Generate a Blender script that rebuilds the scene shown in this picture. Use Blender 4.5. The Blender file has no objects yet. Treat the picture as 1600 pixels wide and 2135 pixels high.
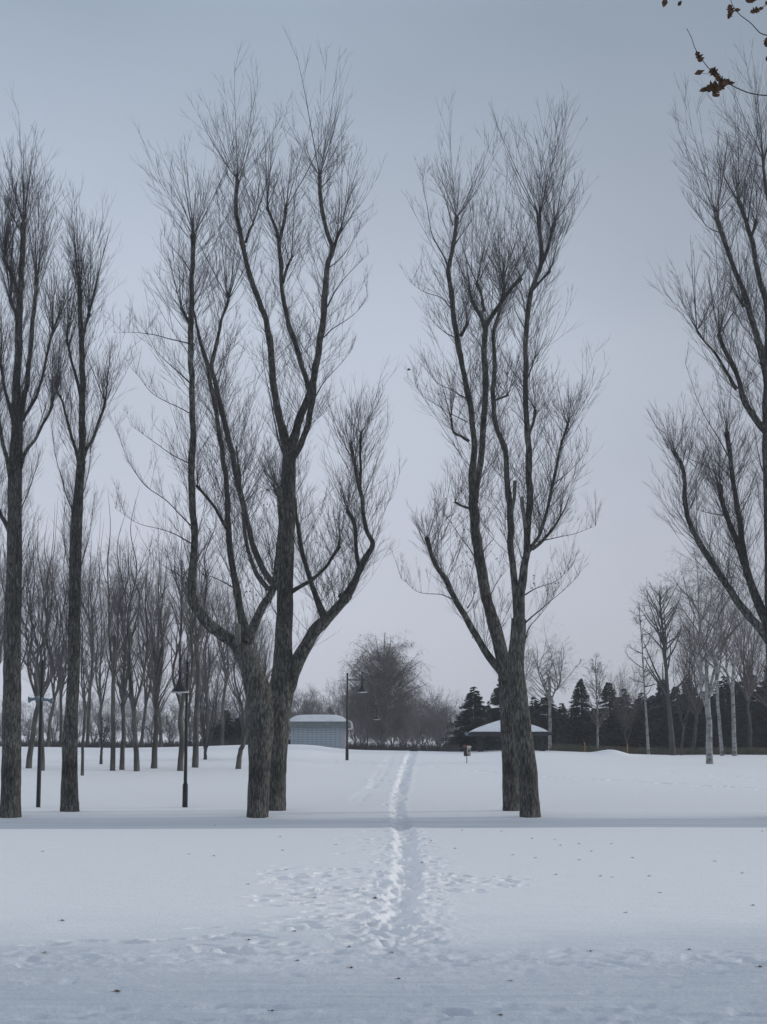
import bpy, math, random
import numpy as np
R = math.radians
random.seed(7); rng = np.random.default_rng(11)
scene = bpy.context.scene
col = scene.collection

# ------------------------------------------------------------------ camera
EYE = 1.6; F = 3500.0; PITCH = math.atan(512.5 / F)
cam = bpy.data.cameras.new("camera"); cam.sensor_fit = 'VERTICAL'; cam.sensor_height = 36.0
cam.lens = F / 2135.0 * 36.0; cam.clip_start = 0.1; cam.clip_end = 6000
camo = bpy.data.objects.new("camera", cam); col.objects.link(camo)
camo.location = (0, 0, EYE); camo.rotation_euler = (R(90) + PITCH, 0, 0)
scene.camera = camo

# ------------------------------------------------------------------ sky, sun, exposure
SUN_EL, SUN_AZ = R(14), R(80)      # azimuth clockwise from +Y: low, from the right, along the row of poplars
w = bpy.data.worlds.new("World"); scene.world = w; w.use_nodes = True
nt = w.node_tree; N = nt.nodes; L = nt.links
for n in list(N): N.remove(n)
out = N.new('ShaderNodeOutputWorld'); bg = N.new('ShaderNodeBackground'); bg.inputs[1].default_value = 0.1
sky = N.new('ShaderNodeTexSky'); sky.sky_type = 'NISHITA'; sky.sun_disc = False
sky.sun_elevation = SUN_EL; sky.sun_rotation = SUN_AZ; sky.air_density = 1.0; sky.dust_density = 2.0
tc = N.new('ShaderNodeTexCoord'); sep = N.new('ShaderNodeSeparateXYZ'); L.new(tc.outputs['Generated'], sep.inputs[0])
ramp = N.new('ShaderNodeValToRGB'); L.new(sep.outputs['Z'], ramp.inputs[0])
e = ramp.color_ramp.elements
e[0].position = 0.0; e[0].color = (0.55, 0.58, 0.665, 1)
e[1].position = 1.0; e[1].color = (0.585, 0.645, 0.73, 1)
for p, c in ((0.12, (0.555, 0.585, 0.68)), (0.24, (0.51, 0.56, 0.655)), (0.33, (0.41, 0.465, 0.555)),
             (0.42, (0.315, 0.38, 0.465)), (0.55, (0.46, 0.52, 0.605))):
    k = e.new(p); k.color = (*c, 1)
mp = N.new('ShaderNodeMapping'); mp.inputs['Scale'].default_value = (2.0, 1.0, 3.2); mp.inputs['Location'].default_value = (0.3, 0.1, 0.9)
L.new(tc.outputs['Generated'], mp.inputs[0])
nz = N.new('ShaderNodeTexNoise'); nz.inputs['Scale'].default_value = 1.5; nz.inputs['Detail'].default_value = 3; nz.inputs['Roughness'].default_value = 0.45
L.new(mp.outputs[0], nz.inputs['Vector'])
mr = N.new('ShaderNodeMapRange'); mr.inputs[1].default_value = 0.3; mr.inputs[2].default_value = 0.7; mr.inputs[3].default_value = 0.90; mr.inputs[4].default_value = 1.07
L.new(nz.outputs[0], mr.inputs[0])
# the cloud deck is heavier towards the right of the view
mx = N.new('ShaderNodeMapRange'); mx.inputs[1].default_value = -0.05; mx.inputs[2].default_value = 0.26; mx.inputs[3].default_value = 1.04; mx.inputs[4].default_value = 0.84
L.new(sep.outputs['X'], mx.inputs[0])
m1 = N.new('ShaderNodeMath'); m1.operation = 'MULTIPLY'; L.new(mr.outputs[0], m1.inputs[0]); L.new(mx.outputs[0], m1.inputs[1])
m2 = N.new('ShaderNodeMath'); m2.operation = 'MULTIPLY'; L.new(m1.outputs[0], m2.inputs[0]); m2.inputs[1].default_value = 10.0
vm = N.new('ShaderNodeVectorMath'); vm.operation = 'SCALE'; L.new(ramp.outputs[0], vm.inputs[0]); L.new(m2.outputs[0], vm.inputs['Scale'])
mix = N.new('ShaderNodeMix'); mix.data_type = 'RGBA'; mix.inputs[0].default_value = 0.93
L.new(sky.outputs[0], mix.inputs[6]); L.new(vm.outputs[0], mix.inputs[7])
L.new(mix.outputs[2], bg.inputs[0]); L.new(bg.outputs[0], out.inputs[0])

sl = bpy.data.lights.new("sun", 'SUN'); sl.energy = 1.5; sl.angle = R(8); sl.color = (1.0, 0.95, 0.88)
so = bpy.data.objects.new("sun", sl); col.objects.link(so)
import mathutils
sd = mathutils.Vector((math.sin(SUN_AZ) * math.cos(SUN_EL), math.cos(SUN_AZ) * math.cos(SUN_EL), math.sin(SUN_EL)))
so.rotation_euler = sd.to_track_quat('Z', 'Y').to_euler()
scene.view_settings.view_transform = 'Standard'; scene.view_settings.look = 'None'
scene.view_settings.exposure = 0.12; scene.view_settings.gamma = 1.0
scene.cycles.max_bounces = 5; scene.cycles.diffuse_bounces = 3

# ------------------------------------------------------------------ measuring from the photograph
CT, ST = math.cos(PITCH), math.sin(PITCH)
def P(px, py, Y):
    u = (px - 800) / F; v = (1067.5 - py) / F
    dy = CT - v * ST; t = Y / dy
    return np.array([u * t, Y, EYE + t * (ST + v * CT)])
def MPP(py, Y):
    v = (1067.5 - py) / F
    return Y / (CT - v * ST) / F

# ------------------------------------------------------------------ noise
_tab = rng.random((256, 256))
def vnoise(x, y):
    x = np.asarray(x, float); y = np.asarray(y, float)
    xi = np.floor(x).astype(np.int64); yi = np.floor(y).astype(np.int64)
    fx = x - xi; fy = y - yi
    fx = fx * fx * (3 - 2 * fx); fy = fy * fy * (3 - 2 * fy)
    a = _tab[xi & 255, yi & 255]; b = _tab[(xi + 1) & 255, yi & 255]
    c = _tab[xi & 255, (yi + 1) & 255]; d = _tab[(xi + 1) & 255, (yi + 1) & 255]
    return (a * (1 - fx) + b * fx) * (1 - fy) + (c * (1 - fx) + d * fx) * fy - 0.5
def fbm(x, y, o=4, g=0.5):
    s = 0; a = 1.0
    for i in range(o):
        s = s + a * vnoise(x * 2**i + 17.3 * i, y * 2**i + 5.1 * i); a *= g
    return s
def sm(a, b, t):
    t = np.clip((t - a) / (b - a), 0, 1); return t * t * (3 - 2 * t)

# ------------------------------------------------------------------ terrain
CRX = [-400, 0, 120, 250, 400, 500, 560, 610, 650, 700, 740, 800, 900, 960, 1040, 1080, 1160, 1300, 1400, 1600, 1800, 2400]
CRY = [1562, 1556, 1557, 1559, 1556, 1553, 1553, 1552, 1553, 1560, 1563, 1564, 1566, 1567, 1563, 1562, 1565, 1571, 1574, 1574, 1574, 1576]
CX = [(p - 800) * 0.03 for p in CRX]; CZ = [1.6 + (1580 - p) * 0.03 for p in CRY]
def crest(x):
    return (np.interp(x - 0.5, CX, CZ) + np.interp(x, CX, CZ) + np.interp(x + 0.5, CX, CZ)) / 3
def h0(x, y):
    x = np.asarray(x, float); y = np.asarray(y, float)
    zc = crest(x)
    y = np.where((y > 36) & (y < 53), y + 0.9 * vnoise(x * .13, y * 0 + 2.0) * sm(36, 38, y) * (1 - sm(50, 53, y)), y)
    dip = -0.11 * sm(39.3, 42.5, y) * (1 - sm(48.2, 51.2, y)) - 0.02 * sm(39.2, 39.8, y) * (1 - sm(48, 51, y))
    t = np.clip((y - 51) / 54, 0, 1.3)
    s = np.where(t < 0.9, t, 0.9 + 0.1 * np.sin(np.clip((t - 0.9) / 0.16, 0, 1) * math.pi / 2))
    s = s * sm(-0.02, 0.06, t)
    z = dip + zc * s - 0.16 * sm(106, 116, y)
    left = sm(-6, -16, x) * np.exp(-((y - 72) / 12.0)**2) * 0.25
    z = z + left * (y > 51)
    z = z + 0.30 * np.exp(-((x - 13.6) / 0.95)**2 - ((y - 101) / 3.0)**2)
    z = z + 0.05 * vnoise(x * 0.18 + 3, y * 0.12) * sm(54, 60, y)
    z = z + 0.012 * vnoise(x * 0.5, y * 0.35)
    return z
def ground(px, py, y0=6, y1=112):
    Y = np.arange(y0, y1, 0.02)
    u = (px - 800) / F; v = (1067.5 - py) / F; dy = CT - v * ST
    t = Y / dy; g = h0(u * t, Y); z = EYE + t * (ST + v * CT)
    k = np.argmax(g >= z)
    if g[k] < z[k]: k = len(Y) - 1
    return np.array([u * t[k], Y[k], float(g[k])])
def hz(x, y): return float(h0(x, y))

ys = [7.5]
while ys[-1] < 112: ys.append(ys[-1] * (1.0028 if 12 < ys[-1] < 40 else 1.0045))
ys = np.array([-120, -80, -20, 0, 4, 6.5] + ys + [114, 117, 121, 130, 150, 180, 240, 330, 420])
uf = np.linspace(-1, 1, 801)
ext = np.array([1.05, 1.15, 1.3, 1.5, 1.8, 2.3, 3, 5, 9, 20, 60, 130])
us = np.concatenate([-ext[::-1], uf, ext])
hw = 0.255 * np.clip(ys, 4, 130) + 1.6
X = np.clip(us[None, :] * hw[:, None], -340, 340); X += np.linspace(-.5, .5, len(us))[None, :] * 20 * (np.abs(us) > 1)[None, :]; Y = np.repeat(ys[:, None], len(us), 1)
Z = h0(X, Y)
# trodden path from the near track over the hill
PCY = [1995, 1960, 1900, 1850, 1800, 1760, 1722, 1700, 1680, 1650, 1620, 1600, 1585, 1572, 1566]
PCX = [812, 826, 833, 842, 850, 848, 838, 830, 826, 834, 842, 848, 853, 860, 864]
pc = np.array([ground(a, b) for a, b in zip(PCX, PCY)]); o = np.argsort(pc[:, 1]); pc = pc[o]
cx = np.interp(Y, pc[:, 1], pc[:, 0]); inp = sm(12.5, 16.5, Y) * (1 - sm(104, 110, Y))
wob = 0.09 * vnoise(Y * 0.9, X * 0 + 4) + 0.05 * vnoise(Y * 3.1, X * 0 + 9)
d = X - cx - wob
pw = np.interp(Y, [14, 20, 30, 40, 60, 100], [0.16, 0.16, 0.18, 0.20, 0.20, 0.24])
dep = np.interp(Y, [14, 18, 26, 38, 41, 50, 60, 100], [0.01, 0.045, 0.08, 0.085, 0.04, 0.05, 0.075, 0.09])
near = np.abs(d) < 2.0
prof = -dep * np.exp(-(d / pw)**4)
rim = dep * 0.12 * (np.exp(-((d + pw * 1.45) / (pw * .6))**2) + np.exp(-((d - pw * 1.45) / (pw * .6))**2))
lump = 1 + 1.0 * fbm(X * 4.5, Y * 2.2, 4, .6) + 1.3 * vnoise(X * 1.8, Y * .55) * sm(48, 56, Y)
Z += inp * (prof + rim) * np.clip(lump, 0.2, 2)
churn = np.exp(-(d / 0.55)**2) * inp * sm(50, 36, Y) + .3 * np.exp(-(d / 0.5)**2) * inp
Z += churn * 0.036 * fbm(X * 7.5, Y * 4.0, 4, .65)
# compacted track running across in front of the camera, and low ripples in the dip
trk = (1 - sm(14.5, 16.2, Y + 0.5 * vnoise(X * .7, Y * .3)))
Z += trk * (0.008 * vnoise(X * 0.5, Y * 11) + 0.005 * vnoise(X * 1.1, Y * 17) + 0.008 * vnoise(X * 0.35 + 9, Y * 4.2) + 0.006 * fbm(X * 5, Y * 4, 4, .7))
b1 = np.exp(-((Y - 13.6) / 0.75)**2) + np.exp(-((Y - 10.4) / 0.6)**2)
Z += b1 * 0.009 * fbm(X * 9, Y * 7, 4, .7) + b1 * .004 * fbm(X * 3, Y * 3, 2)
Z += 0.02 * sm(39.5, 42, Y) * (1 - sm(49, 52, Y)) * vnoise(X * 0.12, Y * 2.2)
Z += 0.011 * fbm(X * 0.55, Y * 1.1, 5, .5) * (.3 + .7 * sm(60, 15, Y)) + .02 * vnoise(X * .25, Y * .2)
# footprints
def dimple(x, y, L=0.28, W=0.12, D=0.06, ang=0.0, rim=0.14):
    i0, i1 = np.searchsorted(ys, [y - 0.6, y + 0.6])
    if i1 <= i0: return
    hwm = hw[i0]; j0, j1 = np.searchsorted(us, [(x - 0.6) / hwm - .02, (x + 0.6) / hwm + .02])
    xs = X[i0:i1, j0:j1] - x; yy = Y[i0:i1, j0:j1] - y
    a = xs * math.cos(ang) + yy * math.sin(ang); b = -xs * math.sin(ang) + yy * math.cos(ang)
    r = np.sqrt((a / (L / 2))**2 + (b / (W / 2))**2)
    Z[i0:i1, j0:j1] += -1.5 * D * np.exp(-(r / 0.95)**4) + D * rim * np.exp(-((r - 1.4) / 0.3)**2)
def scatter(n, x0, x1, y0, y1, D=0.06, f=None):
    for _ in range(n):
        px = random.uniform(x0, x1); py = random.uniform(y0, y1)
        if f and not f(px, py): continue
        g = ground(px, py)
        dimple(g[0], g[1], random.uniform(.20, .32), random.uniform(.10, .15), D * random.uniform(.5, 1.3), random.uniform(-.9, .9) + 1.2 * (random.random() < .4))
scatter(56, 600, 800, 1812, 1888, .08)
scatter(16, 540, 660, 1812, 1890, .06)
scatter(44, 885, 1060, 1820, 1866, .07, lambda a, b: abs(b - 1842) < 24 - (a - 885) * .05)
scatter(8, 1040, 1100, 1834, 1850, .05)
scatter(60, 770, 905, 1725, 1960, .07)
scatter(34, 570, 880, 1890, 1990, .055)
scatter(16, 420, 620, 1920, 1990, .045)
scatter(150, -20, 1620, 1980, 2014, .013)
scatter(60, -20, 1620, 1995, 2090, .006)
scatter(90, -20, 1620, 2092, 2135, .010)
scatter(12, 700, 800, 1735, 1800, .04)
scatter(12, 560, 700, 1800, 1850, .03)
for _ in range(260):
    yv = 17.5 + 85.5 * random.random()**1.6; xv = float(np.interp(yv, pc[:, 1], pc[:, 0])) + random.gauss(0, .17 if yv < 40 else .14)
    dimple(xv, yv, random.uniform(.26, .36) * (1 if yv < 40 else 1.5), random.uniform(.11, .16) * (1 if yv < 40 else 1.3), random.uniform(.02, .05), 1.57 + random.uniform(-.4, .4))
for px, py in ((340, 1959), (490, 1950), (455, 1976), (478, 1982), (508, 1987), (172, 1963), (260, 1965), (92, 1970), (420, 1958), (545, 1869), (558, 1888),
               (620, 1922), (686, 1912), (596, 1938), (645, 1935), (592, 1834), (575, 1838), (560, 1867), (884, 1764), (898, 1790), (893, 1806), (820, 1913), (832, 1922), (870, 1937), (850, 1940), (885, 1962), (490, 1950), (610, 1842)):
    g = ground(px, py); dimple(g[0], g[1], .36, .17, .085, random.uniform(-.5, .8))
for a, b, n in (((1112, 1617), (1600, 1646), 30), ((1380, 1610), (1600, 1626), 13), ((925, 1598), (1046, 1613), 9), ((700, 1587), (925, 1599), 14), ((780, 1626), (818, 1630), 4)):
    for i in range(n):
        t = (i + random.uniform(-.3, .3)) / n
        g = ground(a[0] + (b[0] - a[0]) * t, a[1] + (b[1] - a[1]) * t + random.uniform(-1, 1))
        dimple(g[0], g[1], .42, .30, .06, 0, .3)
# a faint pair of ski lines going up the hill left of the path
for pts in (((738, 1682), (733, 1668), (748, 1655), (775, 1640), (785, 1615), (805, 1590), (817, 1570)), ((748, 1682), (752, 1668), (770, 1648), (795, 1625), (812, 1595), (822, 1570))):
    q = np.array([ground(*p) for p in pts]); q = q[np.argsort(q[:, 1])]
    dd = X - np.interp(Y, q[:, 1], q[:, 0]) - 0.1 * vnoise(Y * .6, X * 0)
    m = sm(q[0, 1] - .5, q[0, 1] + 1, Y) * (1 - sm(q[-1, 1] - 2, q[-1, 1], Y))
    Z += m * (-0.022 * np.exp(-(dd / .13)**2) + .006 * np.exp(-((dd + .3) / .15)**2)) * np.clip(.6 + 1.6 * vnoise(Y * 1.1, X * 0 + 3), 0, 2)

# ------------------------------------------------------------------ mesh helpers
class MB:
    """collects vertices and faces of ONE mesh"""
    def __init__(s): s.v = []; s.q = []; s.t = []; s.n = 0
    def add(s, v, quads=None, tris=None):
        v = np.asarray(v, float).reshape(-1, 3)
        if quads is not None and len(quads): s.q.append(np.asarray(quads, np.int64).reshape(-1, 4) + s.n)
        if tris is not None and len(tris): s.t.append(np.asarray(tris, np.int64).reshape(-1, 3) + s.n)
        s.v.append(v); s.n += len(v)
    def box(s, x0, x1, y0, y1, z0, z1):
        v = [(x, y, z) for x in (x0, x1) for y in (y0, y1) for z in (z0, z1)]
        s.add(v, [(0, 1, 3, 2), (4, 6, 7, 5), (0, 4, 5, 1), (2, 3, 7, 6), (0, 2, 6, 4), (1, 5, 7, 3)])
    def tube(s, pts, rad, sides=12, rough=0.0, cap=True, seed=0):
        pts = np.asarray(pts, float); rad = np.asarray(rad, float); n = len(pts)
        T = np.gradient(pts, axis=0); T /= np.linalg.norm(T, axis=1)[:, None] + 1e-9
        ref = np.array([0.31, 0.95, 0.05]) if abs(T[0][2]) > 0.6 else np.array([0, 0, 1.0])
        u = np.cross(T[0], ref); u /= np.linalg.norm(u)
        U = []
        for i in range(n):
            u = u - T[i] * np.dot(u, T[i]); u /= np.linalg.norm(u); U.append(u.copy())
        U = np.array(U); V = np.cross(T, U)
        a = np.arange(sides) / sides * 2 * math.pi
        rr = rad[:, None] * np.ones((1, sides))
        if rough:
            al = np.concatenate([[0], np.cumsum(np.linalg.norm(np.diff(pts, axis=0), axis=1))])
            k = np.arange(sides)
            ridge = 0.5 * np.sin(k * 2.6 + seed)[None, :] + vnoise(k[None, :] * 0.9 + seed * 7.1, al[:, None] * 1.7) * 1.5 + vnoise(k[None, :] * 2.3 + seed, al[:, None] * 6.0)
            rr = rr * (1 + rough * ridge)
        ring = pts[:, None, :] + rr[:, :, None] * (np.cos(a)[None, :, None] * U[:, None, :] + np.sin(a)[None, :, None] * V[:, None, :])
        i = np.arange(n - 1)[:, None] * sides; j = np.arange(sides)[None, :]; j2 = (j + 1) % sides
        q = np.stack([i + j, i + j2, i + sides + j2, i + sides + j], -1).reshape(-1, 4)
        v = ring.reshape(-1, 3); t = []
        if cap:
            v = np.vstack([v, pts[0], pts[-1] + T[-1] * rad[-1] * .3]); c0, c1 = n * sides, n * sides + 1
            t = [(c0, (k + 1) % sides, k) for k in range(sides)] + [(c1, (n - 1) * sides + k, (n - 1) * sides + (k + 1) % sides) for k in range(sides)]
        s.add(v, q, t)
    def twigs(s, Pn, Rn, sides=3):
        """Pn (N,K,3) Rn (N,K): many thin tubes at once"""
        n, k, _ = Pn.shape
        if n == 0: return
        T = Pn[:, -1] - Pn[:, 0]; T /= np.linalg.norm(T, axis=1)[:, None] + 1e-9
        ref = np.where(np.abs(T[:, 2:3]) > .8, np.array([[1.0, 0, 0]]), np.array([[0, 0, 1.0]]))
        U = np.cross(T, ref); U /= np.linalg.norm(U, axis=1)[:, None] + 1e-9; V = np.cross(T, U)
        a = np.arange(sides) / sides * 2 * math.pi
        o = np.cos(a)[None, :, None] * U[:, None, :] + np.sin(a)[None, :, None] * V[:, None, :]
        ring = Pn[:, :, None, :] + Rn[:, :, None, None] * o[:, None, :, :]
        b = (np.arange(n) * k * sides)[:, None, None] + (np.arange(k - 1) * sides)[None, :, None]
        j = np.arange(sides)[None, None, :]; j2 = (j + 1) % sides
        q = np.stack([b + j, b + j2, b + sides + j2, b + sides + j], -1).reshape(-1, 4)
        s.add(ring.reshape(-1, 3), q)
    def build(s, name, mat, parent=None, smooth=True, origin=None):
        v = np.concatenate(s.v) if s.v else np.zeros((0, 3))
        q = np.concatenate(s.q) if s.q else np.zeros((0, 4), np.int64); t = np.concatenate(s.t) if s.t else np.zeros((0, 3), np.int64)
        if origin is not None: v = v - np.asarray(origin)[None, :]
        me = bpy.data.meshes.new(name)
        me.vertices.add(len(v)); me.vertices.foreach_set('co', v.ravel().astype(np.float32))
        nl = len(q) * 4 + len(t) * 3
        me.loops.add(nl); me.loops.foreach_set('vertex_index', np.concatenate([q.ravel(), t.ravel()]).astype(np.int32))
        me.polygons.add(len(q) + len(t))
        ls = np.concatenate([np.arange(len(q)) * 4, len(q) * 4 + np.arange(len(t)) * 3]).astype(np.int32)
        me.polygons.foreach_set('loop_start', ls)
        me.polygons.foreach_set('use_smooth', np.full(len(q) + len(t), smooth))
        me.update(calc_edges=True); me.validate()
        me.materials.append(mat)
        o = bpy.data.objects.new(name, me); col.objects.link(o)
        if parent is not None: o.parent = parent
        elif origin is not None: o.location = origin
        return o
def empty(name, loc, label, cat, group=None):
    o = bpy.data.objects.new(name, None); o.empty_display_size = .3; col.objects.link(o); o.location = loc
    o['label'] = label; o['category'] = cat
    if group: o['group'] = group
    return o
def tag(o, label, cat, group=None):
    o['label'] = label; o['category'] = cat
    if group: o['group'] = group
    return o
def copy_tree(root, loc, label, rz=0.0, sc=(1, 1, 1), group=None):
    r = root.copy(); col.objects.link(r); r.location = loc; r.rotation_euler = (0, 0, rz); r.scale = sc; r['label'] = label
    if group: r['group'] = group
    for ch in root.children:
        c = ch.copy(); col.objects.link(c); c.parent = r
        for g in ch.children:
            d = g.copy(); col.objects.link(d); d.parent = c
    return r

ORD = 'leftmost,second,third,fourth,fifth,sixth,seventh,eighth,ninth,tenth,eleventh,twelfth,thirteenth,fourteenth,fifteenth,sixteenth,seventeenth,eighteenth,nineteenth,twentieth,twenty-first,twenty-second,twenty-third,twenty-fourth,twenty-fifth,twenty-sixth'.split(',')
def ordlabels(items, region, text):
    """items: list of px; region(i) -> phrase; gives each thing a label that says which one it is"""
    out_ = [None] * len(items); regs = {}
    for i, p_ in enumerate(items): regs.setdefault(region(i), []).append((p_, i))
    for rg_, l_ in regs.items():
        l_.sort()
        for k_, (_, i) in enumerate(l_): out_[i] = f"{text} {rg_}, {ORD[k_]}" + (' from the left' if k_ else '')
    return out_
# ------------------------------------------------------------------ materials
def mat(name, c1, c2=None, scale=6.0, rough=0.85, bump=0.0, stretch=(1, 1, 1), detail=5, coord='Object', bscale=None, metallic=0.0, lo=.35, hi=.65):
    m = bpy.data.materials.new(name); m.use_nodes = True; t = m.node_tree; n = t.nodes; l = t.links
    b = n['Principled BSDF']; b.inputs['Roughness'].default_value = rough; b.inputs['Metallic'].default_value = metallic
    b.inputs['Specular IOR Level'].default_value = 0.25
    tc = n.new('ShaderNodeTexCoord'); mp = n.new('ShaderNodeMapping'); mp.inputs['Scale'].default_value = stretch; l.new(tc.outputs[coord], mp.inputs[0])
    nz = n.new('ShaderNodeTexNoise'); nz.inputs['Scale'].default_value = scale; nz.inputs['Detail'].default_value = detail; l.new(mp.outputs[0], nz.inputs['Vector'])
    rp = n.new('ShaderNodeValToRGB'); l.new(nz.outputs[0], rp.inputs[0])
    rp.color_ramp.elements[0].position = lo; rp.color_ramp.elements[0].color = (*c1, 1)
    rp.color_ramp.elements[1].position = hi; rp.color_ramp.elements[1].color = (*(c2 or [x * 1.4 for x in c1]), 1)
    l.new(rp.outputs[0], b.inputs['Base Color'])
    if name in ('furrowed_bark', 'limb_bark'):
        mo = n.new('ShaderNodeTexNoise'); mo.inputs['Scale'].default_value = 1.1; mo.inputs['Detail'].default_value = 4; l.new(tc.outputs[coord], mo.inputs['Vector'])
        vo = n.new('ShaderNodeTexVoronoi'); vo.feature = 'DISTANCE_TO_EDGE'; vo.inputs['Scale'].default_value = .85; l.new(mp.outputs[0], vo.inputs['Vector'])
        r2 = n.new('ShaderNodeMapRange'); r2.inputs[1].default_value = 0; r2.inputs[2].default_value = .16; r2.inputs[3].default_value = .35; r2.inputs[4].default_value = 1.1; l.new(vo.outputs[0], r2.inputs[0])
        r3 = n.new('ShaderNodeMapRange'); r3.inputs[1].default_value = .3; r3.inputs[2].default_value = .7; r3.inputs[3].default_value = .62; r3.inputs[4].default_value = 1.4; l.new(mo.outputs[0], r3.inputs[0])
        mm = n.new('ShaderNodeMath'); mm.operation = 'MULTIPLY'; l.new(r2.outputs[0], mm.inputs[0]); l.new(r3.outputs[0], mm.inputs[1])
        sc_ = n.new('ShaderNodeVectorMath'); sc_.operation = 'SCALE'; l.new(rp.outputs[0], sc_.inputs[0]); l.new(mm.outputs[0], sc_.inputs['Scale']); l.new(sc_.outputs[0], b.inputs['Base Color'])
    if bump:
        n2 = n.new('ShaderNodeTexNoise'); n2.inputs['Scale'].default_value = bscale or scale * 2; n2.inputs['Detail'].default_value = 6; l.new(mp.outputs[0], n2.inputs['Vector'])
        bp = n.new('ShaderNodeBump'); bp.inputs['Strength'].default_value = bump; bp.inputs['Distance'].default_value = 0.05; l.new(n2.outputs[0], bp.inputs['Height']); l.new(bp.outputs[0], b.inputs['Normal'])
    return m
M = {}
M['bark'] = mat('furrowed_bark', (0.030, 0.030, 0.029), (0.155, 0.150, 0.136), 1.0, .95, 1.0, (19, 19, 4.2), 10, bscale=1.4, lo=.34, hi=.68)
M['limb'] = mat('limb_bark', (0.028, 0.028, 0.027), (0.142, 0.138, 0.122), 1.0, .95, .9, (13, 13, 4.0), 8, bscale=2.2, lo=.36, hi=.66)
M['stub'] = mat('cut_wood', (0.09, .088, .08), (.19, .185, .165), 4, .9, .3, (4, 4, 1))
M['twig'] = mat('twig_bark', (0.040, 0.039, 0.043), (0.070, 0.066, 0.067), 2.0)
M['leafdry'] = mat('withered_leaf', (0.035, 0.026, 0.022), (0.10, 0.06, 0.038), 9.0)
M['leafbrown'] = mat('brown_leaf', (0.045, 0.027, 0.017), (0.15, 0.082, 0.043), 60.0, .7, .4)
M['grove'] = mat('pale_grove_bark', (0.045, 0.044, 0.042), (0.12, 0.115, 0.105), 1.4, .95, .5, (4, 4, 1))
M['grovetwig'] = mat('grove_twig', (0.085, 0.080, 0.090), (0.15, 0.138, 0.140), 1.5)
M['birch'] = mat('birch_bark', (0.10, 0.10, 0.10), (0.27, 0.275, 0.27), 1.6, .8, .2, (2.2, 2.2, 3.5), 6, lo=.38, hi=.52)
M['birchtwig'] = mat('birch_twig', (0.085, 0.076, 0.080), (0.155, 0.135, 0.132), 1.2)
M['catkin'] = mat('seed_clumps', (0.060, 0.050, 0.046), (0.12, 0.095, 0.078), 1.5)
M['darkbark'] = mat('dark_bark', (0.040, 0.040, 0.043), (0.075, 0.072, 0.075), 2)
M['needle'] = mat('spruce_needle', (0.012, 0.019, 0.019), (0.035, 0.048, 0.042), 1.3)
M['iron'] = mat('dark_painted_steel', (0.012, 0.012, 0.015), (0.022, 0.022, 0.026), 3, .5)
M['rim'] = mat('pale_lamp_rim', (0.30, 0.30, 0.31), (.42, .42, .43), 5, .4)
M['lens'] = mat('lamp_glass', (0.45, 0.46, 0.48), (.55, .56, .58), 5, .2)
M['horn'] = mat('pale_blue_horn', (0.12, 0.17, 0.21), (.20, .26, .30), 6, .6)
M['reed'] = mat('dry_reed', (0.050, 0.052, 0.038), (0.10, 0.10, 0.07), 2)
M['stake'] = mat('orange_stake', (0.26, 0.12, 0.05), (.34, .17, .08), 8)
M['wood'] = mat('weathered_dark_timber', (0.020, 0.022, 0.026), (0.045, 0.046, 0.048), 3, .9, .3, (2, 2, 6))
M['fascia'] = mat('grey_green_fascia', (0.14, 0.165, 0.168), (.19, .21, .21), 3, .7)
M['white'] = mat('white_trim', (0.46, .46, .44), (.60, .60, .58), 3, .6)
M['pink'] = mat('pinkish_render', (0.42, .39, .40), (.50, .47, .48), 3, .8)
M['boxside'] = mat('dark_box_side', (0.030, .025, .025), (.06, .05, .045), 12)
M['boxtop'] = mat('rust_orange_top', (0.13, .055, .028), (.24, .10, .05), 10)
M['boxface'] = mat('pale_box_face', (0.28, .24, .22), (.44, .40, .38), 14)
M['bird'] = mat('dark_feathers', (0.02, .02, .022), (.04, .04, .045), 20)

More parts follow.
